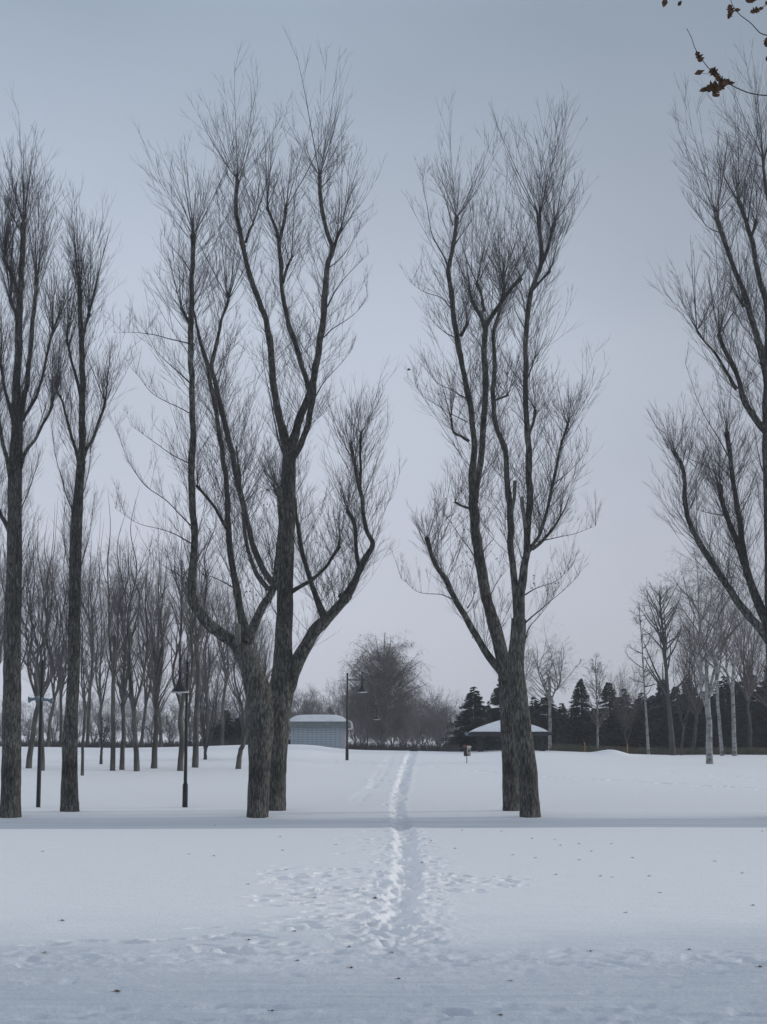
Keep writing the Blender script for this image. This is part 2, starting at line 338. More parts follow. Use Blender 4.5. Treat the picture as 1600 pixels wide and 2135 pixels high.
def snow_mat():
    m = bpy.data.materials.new('snow'); m.use_nodes = True; t = m.node_tree; n = t.nodes; l = t.links
    b = n['Principled BSDF']; b.inputs['Roughness'].default_value = .75; b.inputs['Specular IOR Level'].default_value = .2
    geo = n.new('ShaderNodeNewGeometry'); sp = n.new('ShaderNodeSeparateXYZ'); l.new(geo.outputs['Position'], sp.inputs[0])
    def noise(sc, sx, sy, det=5, rough=.55):
        mp = n.new('ShaderNodeMapping'); mp.inputs['Scale'].default_value = (sx, sy, 1); l.new(geo.outputs['Position'], mp.inputs[0])
        z = n.new('ShaderNodeTexNoise'); z.inputs['Scale'].default_value = sc; z.inputs['Detail'].default_value = det; z.inputs['Roughness'].default_value = rough; l.new(mp.outputs[0], z.inputs['Vector']); return z
    def mth(op, a, bb):
        k = n.new('ShaderNodeMath'); k.operation = op
        for i, s in enumerate((a, bb)):
            if isinstance(s, (int, float)): k.inputs[i].default_value = s
            else: l.new(s, k.inputs[i])
        return k.outputs[0]
    edge = noise(1.0, .5, .5)
    yy = mth('ADD', sp.outputs['Y'], mth('MULTIPLY', mth('SUBTRACT', edge.outputs[0], .5), 5.0))
    mr = n.new('ShaderNodeMapRange'); mr.interpolation_type = 'SMOOTHSTEP'; l.new(yy, mr.inputs[0])
    mr.inputs[1].default_value = 10.5; mr.inputs[2].default_value = 19.0; mr.inputs[3].default_value = 1.0; mr.inputs[4].default_value = 0.0
    st = noise(1.0, .6, 7.0, 6); st2 = noise(1.0, 3.0, 5.0, 6, .7)
    # poplar-row shade along the dip, painted into the snow colour as bluish streaks
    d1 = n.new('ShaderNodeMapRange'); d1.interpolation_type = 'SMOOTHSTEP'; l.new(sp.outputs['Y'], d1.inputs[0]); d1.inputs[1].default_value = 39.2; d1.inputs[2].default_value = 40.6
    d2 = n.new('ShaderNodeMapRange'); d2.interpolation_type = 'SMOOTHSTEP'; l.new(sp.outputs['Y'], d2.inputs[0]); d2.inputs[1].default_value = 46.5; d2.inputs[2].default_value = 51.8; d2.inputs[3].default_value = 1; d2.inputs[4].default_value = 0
    st3 = noise(1.0, .12, 2.2, 4); dip_shade = mth('MULTIPLY', mth('MULTIPLY', d1.outputs[0], d2.outputs[0]), mth('ADD', .25, st3.outputs[0]))
    tr = mth('MULTIPLY', mr.outputs[0], mth('ADD', .55, mth('MULTIPLY', st.outputs[0], .7)))
    fac = mth('MAXIMUM', tr, dip_shade)
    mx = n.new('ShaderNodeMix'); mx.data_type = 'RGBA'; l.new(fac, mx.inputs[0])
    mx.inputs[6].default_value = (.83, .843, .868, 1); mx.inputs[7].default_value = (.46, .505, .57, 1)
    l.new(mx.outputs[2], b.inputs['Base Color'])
    gr = noise(1.0, 22, 22, 4, .7); lg = noise(1.0, 2.2, 5.5, 5, .6)
    bp = n.new('ShaderNodeBump'); bp.inputs['Strength'].default_value = .6; bp.inputs['Distance'].default_value = .025
    l.new(mth('ADD', gr.outputs[0], mth('MULTIPLY', lg.outputs[0], 2.0)), bp.inputs['Height']); l.new(bp.outputs[0], b.inputs['Normal'])
    return m
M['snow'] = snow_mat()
M['roofsnow'] = mat('roof_snow', (.64, .66, .70), (.76, .78, .82), 2, .8, .15)

nr, nc = X.shape
mb = MB(); ii = np.arange(nr - 1)[:, None] * nc; jj = np.arange(nc - 1)[None, :]
mb.add(np.stack([X, Y, Z], -1), np.stack([ii + jj, ii + jj + 1, ii + nc + jj + 1, ii + nc + jj], -1).reshape(-1, 4))
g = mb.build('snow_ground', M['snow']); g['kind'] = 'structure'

# ------------------------------------------------------------------ growing branches
def unit(v): return v / (np.linalg.norm(v, axis=-1, keepdims=True) + 1e-9)
def march(S, D, Ln, R0, k=5, up=0.12, jit=0.06, tip=0.22):
    n = len(S); pts = np.zeros((n, k + 1, 3)); pts[:, 0] = S; D = unit(D); st = (Ln / k)[:, None]
    up = np.asarray(up, float)
    for i in range(k):
        pts[:, i + 1] = pts[:, i] + D * st
        D = D + rng.normal(0, jit, (n, 3)); D[:, 2] += up; D = unit(D)
    t = np.linspace(0, 1, k + 1)[None, :]
    return pts, R0[:, None] * (1 - t * (1 - tip))
def children(pts, Ln, m, t0=.2, t1=.95, spread=(.35, .8), lf=(.25, .5), upb=0.0):
    n, k1, _ = pts.shape
    if n == 0 or m == 0: return np.zeros((0, 3)), np.zeros((0, 3)), np.zeros(0)
    idx = np.repeat(np.arange(n), m); t = rng.uniform(t0, t1, n * m); f = t * (k1 - 1); i = np.minimum(f.astype(int), k1 - 2); fr = (f - i)[:, None]
    a = pts[idx, i]; b = pts[idx, i + 1]; S = a + (b - a) * fr; D = unit(b - a)
    r = unit(np.cross(D, rng.normal(0, 1, (n * m, 3)))); an = rng.uniform(*spread, n * m)[:, None]
    D2 = D * np.cos(an) + r * np.sin(an); D2[:, 2] += upb
    return S, unit(D2), Ln[idx] * rng.uniform(*lf, n * m) * (1.15 - t * .6)
def spline(c, step):
    """c (n, m) control rows, first 3 columns xyz; Catmull-Rom resample"""
    c = np.asarray(c, float); o = []
    ext = np.vstack([2 * c[0] - c[1], c, 2 * c[-1] - c[-2]])
    for i in range(1, len(ext) - 2):
        p0, p1, p2, p3 = ext[i - 1], ext[i], ext[i + 1], ext[i + 2]
        n = max(2, int(np.linalg.norm(p2[:3] - p1[:3]) / step))
        for t in np.arange(n) / n:
            o.append(.5 * ((2 * p1) + (-p0 + p2) * t + (2 * p0 - 5 * p1 + 4 * p2 - p3) * t * t + (-p0 + 3 * p1 - 3 * p2 + p3) * t**3))
    o.append(ext[-2]); o = np.array(o); o[:, 3] = np.maximum(o[:, 3], .0008); return o

def leaves_mb(pts, size):
    n = len(pts); a = unit(rng.normal(0, 1, (n, 3))); b = unit(np.cross(a, rng.normal(0, 1, (n, 3)))); s = rng.uniform(.6, 1.3, (n, 1)) * size
    v = np.stack([pts - a * s, pts + b * s * .6, pts + a * s, pts - b * s * .6 + np.cross(a, b) * s * .3], 1)
    m = MB(); m.add(v.reshape(-1, 3), np.arange(n * 4).reshape(-1, 4)); return m

def pollard(label, Y, trunk, limbs, dens=1.0, leafy=0.02, slim=0, tshoot=10, name='poplar_tree', group=None):
    """a lopped poplar. trunk / limbs: control points (px, py, width_px) read off the photograph at distance Y.
    limb = (points, depth drift at its end in m, flags)   flags: k knob at the end, s stub, t thin side branch"""
    base = ground(trunk[0][0], trunk[0][1] - 6); Y = base[1]
    root = empty(name, tuple(base), label, 'tree', group)
    tw = MB(); lv = []
    SS = []; DD = []; LL = []; RR = []
    def add_shoots(S, D, Ln, r0):
        SS.append(S); DD.append(D); LL.append(Ln); RR.append(r0)
    drift_at = {}
    def conv(pts, d0, d1, k=1.0):
        n = len(pts); out = []
        for i, (px, py, wd) in enumerate(pts):
            yy = Y + d0 + (d1 - d0) * (i / (n - 1)); p = P(px, py, yy); out.append([*p, k * wd * MPP(py, yy) / 2])
        return np.array(out)
    def along(sp, n, Lr, tilt, seg0=0.0, r=(.0052, .0095)):
        if n <= 0: return
        i = rng.integers(int(seg0 * (len(sp) - 1)), len(sp) - 1, n); c = sp[i, :3]; rad = sp[i, 3]
        T = unit(sp[np.minimum(i + 1, len(sp) - 1), :3] - sp[i, :3])
        az = rng.uniform(0, 2 * math.pi, n); ti = rng.uniform(*tilt, n) * (.55 if slim else 1)
        D = np.stack([np.cos(az) * np.sin(ti), np.sin(az) * np.sin(ti), np.cos(ti)], -1)
        D = unit(D + .35 * T)
        hgt = (c[:, 2] - 2) / 17
        add_shoots(c + D * rad[:, None] * .6, D, rng.uniform(*Lr, n) * rng.choice([.45, .7, 1.0], n), rng.uniform(*r, n))
    def knob(p, r, n, Lr, spreadk=.82):
        if slim: spreadk *= .5; n = int(n * .85)
        az = rng.uniform(0, 2 * math.pi, n); ti = rng.uniform(0.0, 1.0, n)**.8 * spreadk
        D = np.stack([np.cos(az) * np.sin(ti), np.sin(az) * np.sin(ti), np.cos(ti)], -1)
        add_shoots(p[None, :] + D * r * .7, D, Lr[0] + (Lr[1] - Lr[0]) * rng.random(n)**1.2 * (1.12 - .5 * ti), .0055 + .0115 * rng.random(n)**2.5)
    tc = conv(trunk, 0, 0, .97); tc[0, 2] -= .35
    tsp = spline(tc, .12)
    flare = 1 + .05 * np.exp(-np.maximum(tsp[:, 2] - base[2], 0) / .25); tsp[:, 3] *= flare
    m = MB(); m.tube(tsp[:, :3], tsp[:, 3], 22, .085, seed=abs(trunk[0][0]) % 13); m.build('trunk', M['bark'], root, origin=base)
    if tshoot:
        a0 = .32 if slim else .45; hgt_ = tsp[-1, 2] - tsp[0, 2]
        along(tsp, int(hgt_ * (1 - a0) * tshoot), (.6, 2.6) if slim else (.4, 1.6), (.35, 1.0), a0, (.0045, .008))
    for pts, d1, fl in limbs:
        d0 = 0.0
        if 'd' in fl: d0 = d1 * .6
        if 't' in fl: pts = [(a, b_, c_ * .55) for a, b_, c_ in pts]
        lc = conv(pts, d0, d1, .84); sp = spline(lc, .10 if pts[0][2] > 8 else .14)
        r = sp[:, 3].copy()
        Lm = np.linalg.norm(np.diff(sp[:, :3], axis=0), axis=1).sum()
        # swellings and old cut collars along the limb
        jn = vnoise(np.arange(len(r)) * .35 + pts[0][0], np.full(len(r), pts[0][1] * .1))
        r *= 1 + .16 * np.clip(jn, 0, .5) * 2
        if 'k' in fl:
            k = max(2, int(.22 / .1)); r[-k:] *= np.linspace(1.15, 1.65, k); r[-1] *= .75
        if 't' in fl: r *= np.linspace(1, .35, len(r))
        wig = np.stack([vnoise(np.arange(len(r)) * .25 + pts[0][0] + q * 31, np.full(len(r), 3.3 + q)) for q in range(3)], -1) * (.05 if pts[0][2] > 8 else .10)
        wig[0] = 0; sp[:, :3] += wig * np.minimum(np.arange(len(r)) / 4, 1)[:, None]
        m = MB(); m.tube(sp[:, :3], r, 14 if pts[0][2] > 14 else 9 if pts[0][2] > 6 else 6, .07 if pts[0][2] > 6 else .03, seed=pts[0][1] % 17)
        m = MB(); T_ = unit(sp[-1, :3] - sp[-2, :3]); e_ = r[-1]
        m.tube(np.vstack([sp[:, :3], sp[-1, :3] + T_ * e_ * .5, sp[-1, :3] + T_ * e_ * .85]), np.concatenate([r, [e_ * .82, e_ * .35]]), 14 if pts[0][2] > 14 else 9 if pts[0][2] > 6 else 6, .07 if pts[0][2] > 6 else .03, seed=pts[0][1] % 17)
        m.build('limb', M['limb'] if 's' not in fl else M['stub'], root, origin=base)
        sp[:, 3] = r
        if 's' in fl: continue
        if 't' in fl:
            along(sp, int(Lm * 17 * dens), (.4, 1.3), (.2, .9), .2, (.004, .007)); along(sp, 8, (.3, .9), (.2, .9), .8, (.004, .006))
            knob(sp[-1, :3], .01, 3, (.5, 1.1))
        else:
            topz = sp[-1, 2]
            lo = .12 if pts[0][1] > 1150 else 0.0
            lowk = 1.45 if sp[:, 2].mean() < 10 else 1.0
            along(sp, int(Lm * (13 if slim else 18) * dens * lowk), (.8, 3.2), (.45, 1.2), lo)
            along(sp, int(Lm * 11 * dens), (.25, .9), (.3, 1.3), lo, (.004, .007))
            if 'k' in fl:
                hi = np.clip((topz - 6) / 10, .45, 1)
                nk = 1.0 if 'd' not in fl else .6
                knob(sp[-1, :3], r[-3], int((24 if slim else 24) * dens * nk), (1.5 * hi, (3.7 if slim else 4.3) * hi * (.65 + .35 * nk))); 
                knob(sp[-4, :3], r[-3], int(9 * dens * nk), (1.0 * hi, 2.6 * hi), 1.15)
    tz = tc[-1]
    S = np.vstack(SS); D = np.vstack(DD); Ln = np.concatenate(LL); R0 = np.concatenate(RR)
    R0 = R0 * np.clip(Ln / 1.6, .5, 1.25)
    up = np.clip((1 - D[:, 2]) * .36, .0, .17)
    p1, r1 = march(S, D, Ln, R0, 7, up, .020, .16); tw.twigs(p1, r1)
    big = Ln > .7
    s2, d2, l2 = children(p1[big], Ln[big], 7, .12, .9, (.25, .65), (.15, .5), .10)
    p2, r2 = march(s2, d2, l2, np.full(len(s2), .0038) * np.clip(l2 / .5, .7, 1.3), 4, .06, .03, .3); tw.twigs(p2, r2)
    b2 = l2 > .38
    s3, d3, l3 = children(p2[b2], l2[b2], 3, .2, .9, (.25, .6), (.3, .65), .12)
    p3, r3 = march(s3, d3, l3, np.full(len(s3), .0028), 3, .12, .05, .5); tw.twigs(p3, r3)
    tw.build('twigs', M['twig'], root, origin=base)
    allp = np.vstack([p2[:, -1], p2[:, 2], p3[:, -1]])
    low = allp[allp[:, 2] < 9.5]
    pick = low[(vnoise(low[:, 0] * .8, low[:, 2] * .8) > .06) & (rng.random(len(low)) < leafy * 1.8)]
    if len(pick): leaves_mb(pick, .032).build('dry_leaves', M['leafdry'], root, origin=base)['kind'] = 'stuff'
    POP.append(root); return root

POP = []
# ------------------------------------------------------------------ the seven poplars
pollard('Tall lopped poplar at the far left edge with a thick furrowed trunk', 48,
    [(22, 1710, 46), (24, 1600, 41), (26, 1400, 37), (27, 1300, 35), (30, 1200, 32), (31, 1100, 31), (32, 1000, 29), (36, 900, 25), (36, 840, 24)],
    [([(36, 845, 24), (36, 780, 18), (40, 700, 18), (42, 620, 14), (46, 540, 13), (49, 490, 12), (50, 468, 13)], .3, 'k'),
     ([(42, 880, 15), (50, 830, 14), (56, 800, 12), (62, 740, 11), (70, 660, 10), (76, 600, 9), (77, 580, 9)], -1.0, 'k'),
     ([(38, 700, 10), (34, 660, 9), (27, 640, 8), (24, 626, 9)], .5, 'k'),
     ([(40, 630, 10), (34, 594, 9), (24, 567, 8), (8, 540, 7)], .8, 'k'),
     ([(34, 910, 11), (22, 850, 9), (8, 800, 7), (2, 760, 6)], 1.0, 'k'),
     ([(40, 985, 12), (54, 945, 10), (73, 918, 8), (92, 880, 7), (110, 843, 6)], -1.2, 'k'),
     ([(46, 878, 9), (62, 850, 8), (78, 824, 7), (90, 780, 6), (97, 748, 6), (110, 692, 5)], 1.0, 'k'),
     ([(42, 1070, 7), (54, 1040, 6), (66, 1009, 5), (80, 948, 4)], .8, 't'),
     ([(22, 1110, 14), (10, 1089, 11), (-5, 1058, 9), (-20, 1000, 8)], .8, 'k'),
     ([(24, 1010, 13), (16, 965, 11), (6, 920, 9), (-4, 850, 7)], -1, 'k'),
     ([(42, 1240, 6), (60, 1200, 4), (72, 1150, 3)], -.8, 't'), ([(16, 1260, 6), (2, 1200, 5), (-8, 1150, 3)], .8, 't')], 1.0, 0.0, slim=1, tshoot=26)
pollard('Slim upright poplar second from the left edge, between speaker pole and street lamp', 49,
    [(147, 1698, 42), (145, 1640, 36), (146, 1560, 32), (150, 1480, 28), (154, 1400, 26), (155, 1300, 25), (157, 1200, 25), (160, 1100, 25), (165, 1020, 20), (170, 960, 18)],
    [([(170, 965, 18), (172, 900, 16), (172, 840, 15), (172, 760, 13), (170, 700, 13), (168, 640, 11), (167, 605, 10)], .2, 'k'),
     ([(172, 705, 9), (180, 678, 7), (187, 655, 7)], -.3, 'k'),
     ([(170, 990, 10), (156, 930, 8), (145, 890, 7), (130, 840, 5), (120, 818, 5)], .8, 'k'),
     ([(172, 960, 11), (182, 935, 9), (195, 915, 8), (208, 875, 7), (219, 840, 6)], -.8, 'k'),
     ([(170, 830, 9), (162, 800, 8), (150, 750, 6), (140, 708, 6)], .7, 'k'),
     ([(158, 1110, 9), (148, 1065, 8), (138, 1025, 7), (120, 960, 6), (108, 880, 4)], -.7, 't'),
     ([(168, 1050, 6), (178, 1015, 5), (186, 985, 5), (188, 940, 3)], .6, 't'),
     ([(174, 760, 7), (184, 728, 5), (194, 700, 4)], .5, 't'),
     ([(166, 1190, 7), (186, 1120, 5), (196, 1060, 3)], -.6, 't'), ([(152, 1210, 6), (138, 1150, 4), (132, 1090, 3)], .6, 't')], .95, 0.0, slim=1, tshoot=26)
pollard('Nearer poplar of the left centre pair, heavy limb bowing left then rising straight', 47.7,
    [(537, 1710, 44), (541, 1600, 47), (545, 1500, 55), (539, 1440, 54), (519, 1385, 45), (503, 1350, 39)],
    [([(505, 1352, 36), (480, 1335, 32), (455, 1318, 30), (422, 1285, 27), (401, 1245, 22), (403, 1180, 18), (405, 1100, 17), (400, 1000, 17), (402, 900, 15), (400, 800, 14), (398, 700, 14), (400, 600, 12), (402, 520, 11), (403, 490, 12)], -.6, 'k'),
     ([(402, 500, 9), (403, 475, 7), (403, 455, 7)], -.6, 'ds'),
     ([(513, 1370, 32), (512, 1330, 25), (502, 1270, 19), (487, 1190, 16), (476, 1110, 15), (475, 1040, 13), (465, 950, 12), (452, 870, 11), (436, 780, 10), (416, 705, 7), (405, 650, 5), (398, 600, 3)], 1.2, ''),
     ([(517, 1340, 24), (532, 1300, 22), (550, 1262, 20), (565, 1235, 18), (577, 1185, 15), (584, 1120, 14), (586, 1060, 13), (582, 1022, 13)], -1.4, 'k'),
     ([(560, 1230, 13), (532, 1190, 11), (514, 1130, 9), (507, 1070, 8), (500, 1000, 6), (494, 930, 4)], -1.3, 'd'),
     ([(497, 1352, 17), (496, 1330, 15), (495, 1306, 15)], -.6, 's'),
     ([(402, 718, 7), (370, 708, 6), (320, 697, 5), (280, 694, 4), (238, 692, 3)], -.9, 'dt'),
     ([(402, 970, 6), (360, 945, 5), (310, 912, 4), (275, 890, 2.5)], -.9, 'dt'),
     ([(403, 1100, 7), (360, 1055, 5), (305, 1012, 5), (272, 970, 4), (244, 890, 3)], -1.0, 'dt'),
     ([(403, 1135, 7), (360, 1110, 5), (300, 1095, 4), (240, 1062, 2.5)], -1.2, 'dt'),
     ([(402, 865, 6), (370, 845, 5), (320, 820, 4), (285, 780, 2.5)], .3, 'dt'),
     ([(404, 1215, 6), (350, 1185, 4), (310, 1150, 3)], -.3, 'dt'),
     ([(487, 1225, 7), (455, 1208, 6), (415, 1195, 4)], .6, 'dt'),
     ([(478, 1110, 9), (455, 1070, 8), (430, 1035, 7), (412, 1014, 7)], .4, 'dk'),
     ([(400, 570, 8), (385, 545, 6), (365, 520, 5), (345, 490, 3)], .2, 'dt'),
     ([(400, 680, 9), (385, 655, 7), (379, 642, 7)], -.5, 'dk'),
     ([(402, 640, 7), (420, 610, 5), (430, 580, 4)], -.5, 'dt'),
     ([(398, 800, 7), (366, 770, 5), (330, 735, 4), (305, 690, 3)], -.8, 'dt')], .72, 0.035)
pollard('Farther poplar of the left centre pair, tallest crown, big arm bent up to the right', 51.5,
    [(576, 1696, 42), (576, 1600, 44), (579, 1500, 54), (588, 1430, 53), (591, 1350, 38), (594, 1280, 35), (595, 1220, 34), (597, 1150, 34), (600, 1080, 34), (602, 1000, 31), (603, 945, 28)],
    [([(602, 950, 24), (590, 905, 21), (577, 840, 18), (567, 770, 17), (563, 712, 16), (554, 665, 14), (542, 631, 13), (526, 588, 12), (507, 511, 11), (493, 433, 10), (496, 375, 8)], 1.2, 'k'),
     ([(605, 955, 22), (622, 885, 20), (642, 830, 18), (655, 785, 17), (669, 704, 16), (677, 640, 15), (683, 557, 13), (693, 522, 12), (681, 475, 10), (673, 441, 10), (668, 395, 10), (667, 367, 9)], -1.0, 'k'),
     ([(692, 530, 9), (703, 500, 7), (713, 476, 7)], -.8, 'dk'),
     ([(645, 812, 14), (638, 790, 13), (617, 719, 12), (605, 685, 11), (590, 615, 10), (586, 550, 10), (582, 500, 9)], .4, ''),
     ([(582, 502, 9), (570, 462, 7), (557, 433, 7)], .6, 'dk'), ([(583, 502, 9), (592, 465, 8), (596, 435, 8)], .2, 'dk'),
     ([(590, 590, 8), (600, 555, 6), (606, 540, 6)], .4, 'dk'),
     ([(610, 955, 18), (634, 912, 15), (650, 850, 14), (655, 800, 14)], -1.6, ''),
     ([(595, 960, 9), (578, 905, 8), (568, 840, 7), (560, 800, 6), (545, 730, 4)], -.8, 't'),
     ([(590, 1228, 26), (560, 1205, 17), (535, 1160, 14), (520, 1105, 13), (506, 1045, 13), (490, 970, 13), (478, 920, 12), (465, 870, 12), (450, 800, 11), (442, 765, 11), (450, 720, 9), (462, 670, 7), (477, 625, 6)], 1.0, 'k'),
     ([(597, 1450, 34), (612, 1400, 35), (633, 1355, 33), (660, 1312, 29), (695, 1275, 24), (720, 1248, 21), (738, 1218, 17), (751, 1188, 15), (765, 1160, 13), (777, 1133, 11), (763, 1102, 10), (755, 1040, 9), (741, 974, 8), (733, 932, 7)], -1.4, 'k'),
     ([(752, 1020, 7), (750, 960, 6), (751, 905, 6)], -1.2, 'dk'),
     ([(751, 1192, 12), (742, 1145, 10), (739, 1095, 9), (724, 1067, 8)], -.9, 'dk'),
     ([(729, 1245, 16), (717, 1243, 12), (711, 1243, 11)], -1.1, 'dk'),
     ([(677, 1290, 22), (657, 1240, 14), (640, 1185, 12), (627, 1135, 11), (620, 1085, 9), (617, 1040, 7)], .2, 'd'),
     ([(608, 1234, 12), (625, 1224, 10), (650, 1208, 9), (685, 1175, 8), (707, 1140, 8)], -.8, 'k'),
     ([(583, 1290, 7), (570, 1270, 6), (562, 1250, 5)], -.6, 't'),
     ([(683, 640, 8), (700, 605, 6), (730, 570, 5), (770, 530, 3)], -.8, 'dt'),
     ([(675, 704, 7), (700, 680, 5), (740, 655, 4), (765, 620, 2.5)], -1.2, 'dt'),
     ([(657, 830, 7), (680, 790, 5), (710, 760, 4), (735, 730, 3)], -.6, 'dt'),
     ([(507, 515, 8), (500, 490, 6), (480, 470, 5), (455, 430, 3)], 1.0, 'dt'),
     ([(513, 505, 7), (520, 480, 6), (527, 465, 5)], 1.3, 'dk'),
     ([(668, 395, 6), (690, 370, 5), (715, 340, 3)], -1.0, 'dt'), ([(684, 560, 6), (720, 530, 4), (755, 470, 3)], -1.0, 'dt'),
     ([(598, 1010, 8), (585, 1035, 8), (575, 1020, 7)], -.5, 'k')], .72, 0.03)
pollard('Nearer leaning trunk of the right centre poplar pair, dark and deeply furrowed', 48,
    [(1106, 1710, 43), (1103, 1640, 41), (1095, 1560, 39), (1086, 1490, 39), (1079, 1440, 38), (1075, 1390, 37), (1079, 1340, 33), (1082, 1290, 30)],
    [([(1083, 1300, 28), (1087, 1225, 23), (1096, 1165, 18), (1098, 1145, 17), (1101, 1085, 16), (1106, 1040, 16), (1103, 980, 15), (1100, 905, 14), (1095, 830, 13), (1096, 760, 12), (1097, 690, 12), (1101, 645, 12), (1109, 606, 11), (1120, 575, 10), (1127, 555, 10), (1129, 520, 9), (1126, 480, 9), (1125, 450, 9)], -.9, 'k'),
     ([(1126, 560, 9), (1140, 525, 8), (1150, 490, 8), (1158, 465, 8)], -1.0, 'dk'),
     ([(1110, 605, 8), (1128, 585, 6), (1149, 565, 5)], -.8, 'dk'),
     ([(1080, 1290, 24), (1076, 1235, 18), (1071, 1190, 17), (1065, 1130, 16), (1064, 1070, 15), (1058, 1010, 14), (1055, 944, 13), (1046, 917, 12), (1031, 875, 12), (1028, 830, 11), (1031, 770, 11), (1030, 740, 10), (1028, 690, 8), (1040, 655, 7), (1048, 610, 5)], 1.0, 'k'),
     ([(1064, 1075, 10), (1073, 1040, 9), (1075, 1005, 10)], .4, 'ds'), ([(1096, 1100, 9), (1090, 1060, 9), (1088, 1038, 10)], -.6, 'ds'),
     ([(1097, 1160, 11), (1113, 1132, 9), (1124, 1115, 8), (1139, 1067, 8), (1154, 1004, 7), (1167, 935, 6), (1180, 900, 6), (1184, 886, 6)], -1.3, 'k'),
     ([(1110, 1145, 8), (1135, 1125, 7), (1158, 1097, 6), (1170, 1075, 4)], 1.0, 'dk'),
     ([(1103, 905, 8), (1112, 880, 7), (1114, 855, 7)], -.5, 'dk'),
     ([(1100, 790, 8), (1112, 750, 6), (1118, 710, 5), (1130, 670, 3)], -1, 'dt'),
     ([(1120, 1130, 6), (1160, 1122, 5), (1200, 1110, 4), (1240, 1095, 2.5)], -1.2, 't'),
     ([(1150, 1015, 5), (1185, 985, 4), (1225, 945, 2.5)], -1.5, 'dt'),
     ([(1032, 835, 6), (1048, 828, 5), (1058, 822, 5)], 1.0, 'dk'),
     ([(1097, 690, 6), (1075, 650, 5), (1065, 610, 3)], -.9, 'dt'),
     ([(1096, 1240, 7), (1120, 1225, 5), (1160, 1210, 4), (1190, 1180, 2.5)], -.9, 't'),
     ([(1094, 1300, 8), (1125, 1270, 6), (1165, 1240, 4), (1205, 1200, 3)], -1.2, 't'), ([(1092, 1350, 8), (1105, 1310, 6), (1130, 1275, 4), (1165, 1225, 2.5)], .9, 't')], .78, 0.05)
pollard('Farther poplar of the right centre pair, thin low limb reaching left', 52,
    [(1067, 1697, 36), (1065, 1600, 36), (1061, 1500, 36), (1058, 1440, 36), (1052, 1395, 31), (1042, 1345, 28), (1027, 1290, 26)],
    [([(1030, 1300, 27), (1010, 1225, 25), (1000, 1165, 24), (991, 1100, 22), (988, 1050, 23), (985, 1000, 18), (988, 930, 15), (984, 870, 14), (975, 820, 14), (968, 780, 13), (963, 759, 13), (954, 702, 14), (948, 665, 13), (944, 630, 12), (938, 585, 11), (936, 561, 11), (943, 525, 10), (950, 490, 10), (954, 455, 10)], .8, 'k'),
     ([(989, 1048, 18), (998, 995, 15), (1007, 920, 15), (1010, 860, 15), (1012, 790, 14), (1010, 729, 14), (1014, 672, 13)], -.9, ''),
     ([(1013, 690, 12), (1003, 660, 11), (993, 645, 10), (984, 628, 8)], -1.0, 'dk'),
     ([(1014, 680, 12), (1024, 662, 11), (1049, 624, 10), (1070, 597, 9), (1085, 582, 9)], -1.5, 'dk'),
     ([(1010, 650, 8), (1003, 620, 7), (993, 592, 7)], -.5, 'dk'), ([(1050, 622, 7), (1053, 600, 6), (1052, 582, 6)], -1.0, 'dk'),
     ([(1047, 1402, 22), (1010, 1355, 17), (977, 1295, 15), (953, 1253, 14), (929, 1208, 12), (908, 1175, 11), (896, 1139, 10), (891, 1123, 10)], -1.2, 'k'),
     ([(1012, 730, 8), (1003, 722, 6), (990, 705, 5), (975, 690, 4)], -.8, 'dt'),
     ([(936, 565, 9), (928, 540, 8), (918, 522, 7), (898, 480, 5), (890, 430, 4), (883, 370, 3)], 1.1, 'dt'),
     ([(961, 700, 9), (968, 688, 8), (974, 675, 8)], .3, 'dk'),
     ([(978, 920, 7), (960, 908, 6), (944, 902, 6), (940, 870, 4)], .6, 'dk'),
     ([(980, 1060, 7), (962, 1054, 6), (948, 1048, 5)], .4, 'dk'),
     ([(943, 645, 6), (920, 622, 5), (885, 610, 4), (858, 590, 2.5)], .4, 'dt'), ([(952, 705, 6), (925, 690, 5), (890, 660, 3)], .9, 'dt'),
     ([(972, 830, 7), (945, 815, 5), (915, 800, 4), (890, 760, 3)], .3, 'dt'), ([(975, 880, 6), (940, 860, 4), (890, 830, 3), (866, 800, 2.5)], 1.2, 'dt'),
     ([(950, 508, 7), (970, 478, 5), (990, 455, 3)], .7, 'dt'), ([(945, 470, 7), (930, 420, 5), (915, 385, 3)], .9, 'dt'),
     ([(958, 1255, 6), (925, 1242, 5), (880, 1235, 4), (835, 1210, 2.5)], -1.1, 'dt'), ([(1001, 1180, 7), (975, 1140, 5), (940, 1090, 4), (910, 1050, 2.5)], .8, 't'),
     ([(1020, 1250, 7), (1035, 1215, 5), (1055, 1190, 3)], .8, 't'), ([(975, 1268, 7), (985, 1250, 5), (994, 1225, 4)], -.9, 'dt'),
     ([(1002, 1165, 7), (1015, 1135, 6), (1030, 1120, 4), (1012, 1100, 4)], .9, 't')], .72, 0.05)
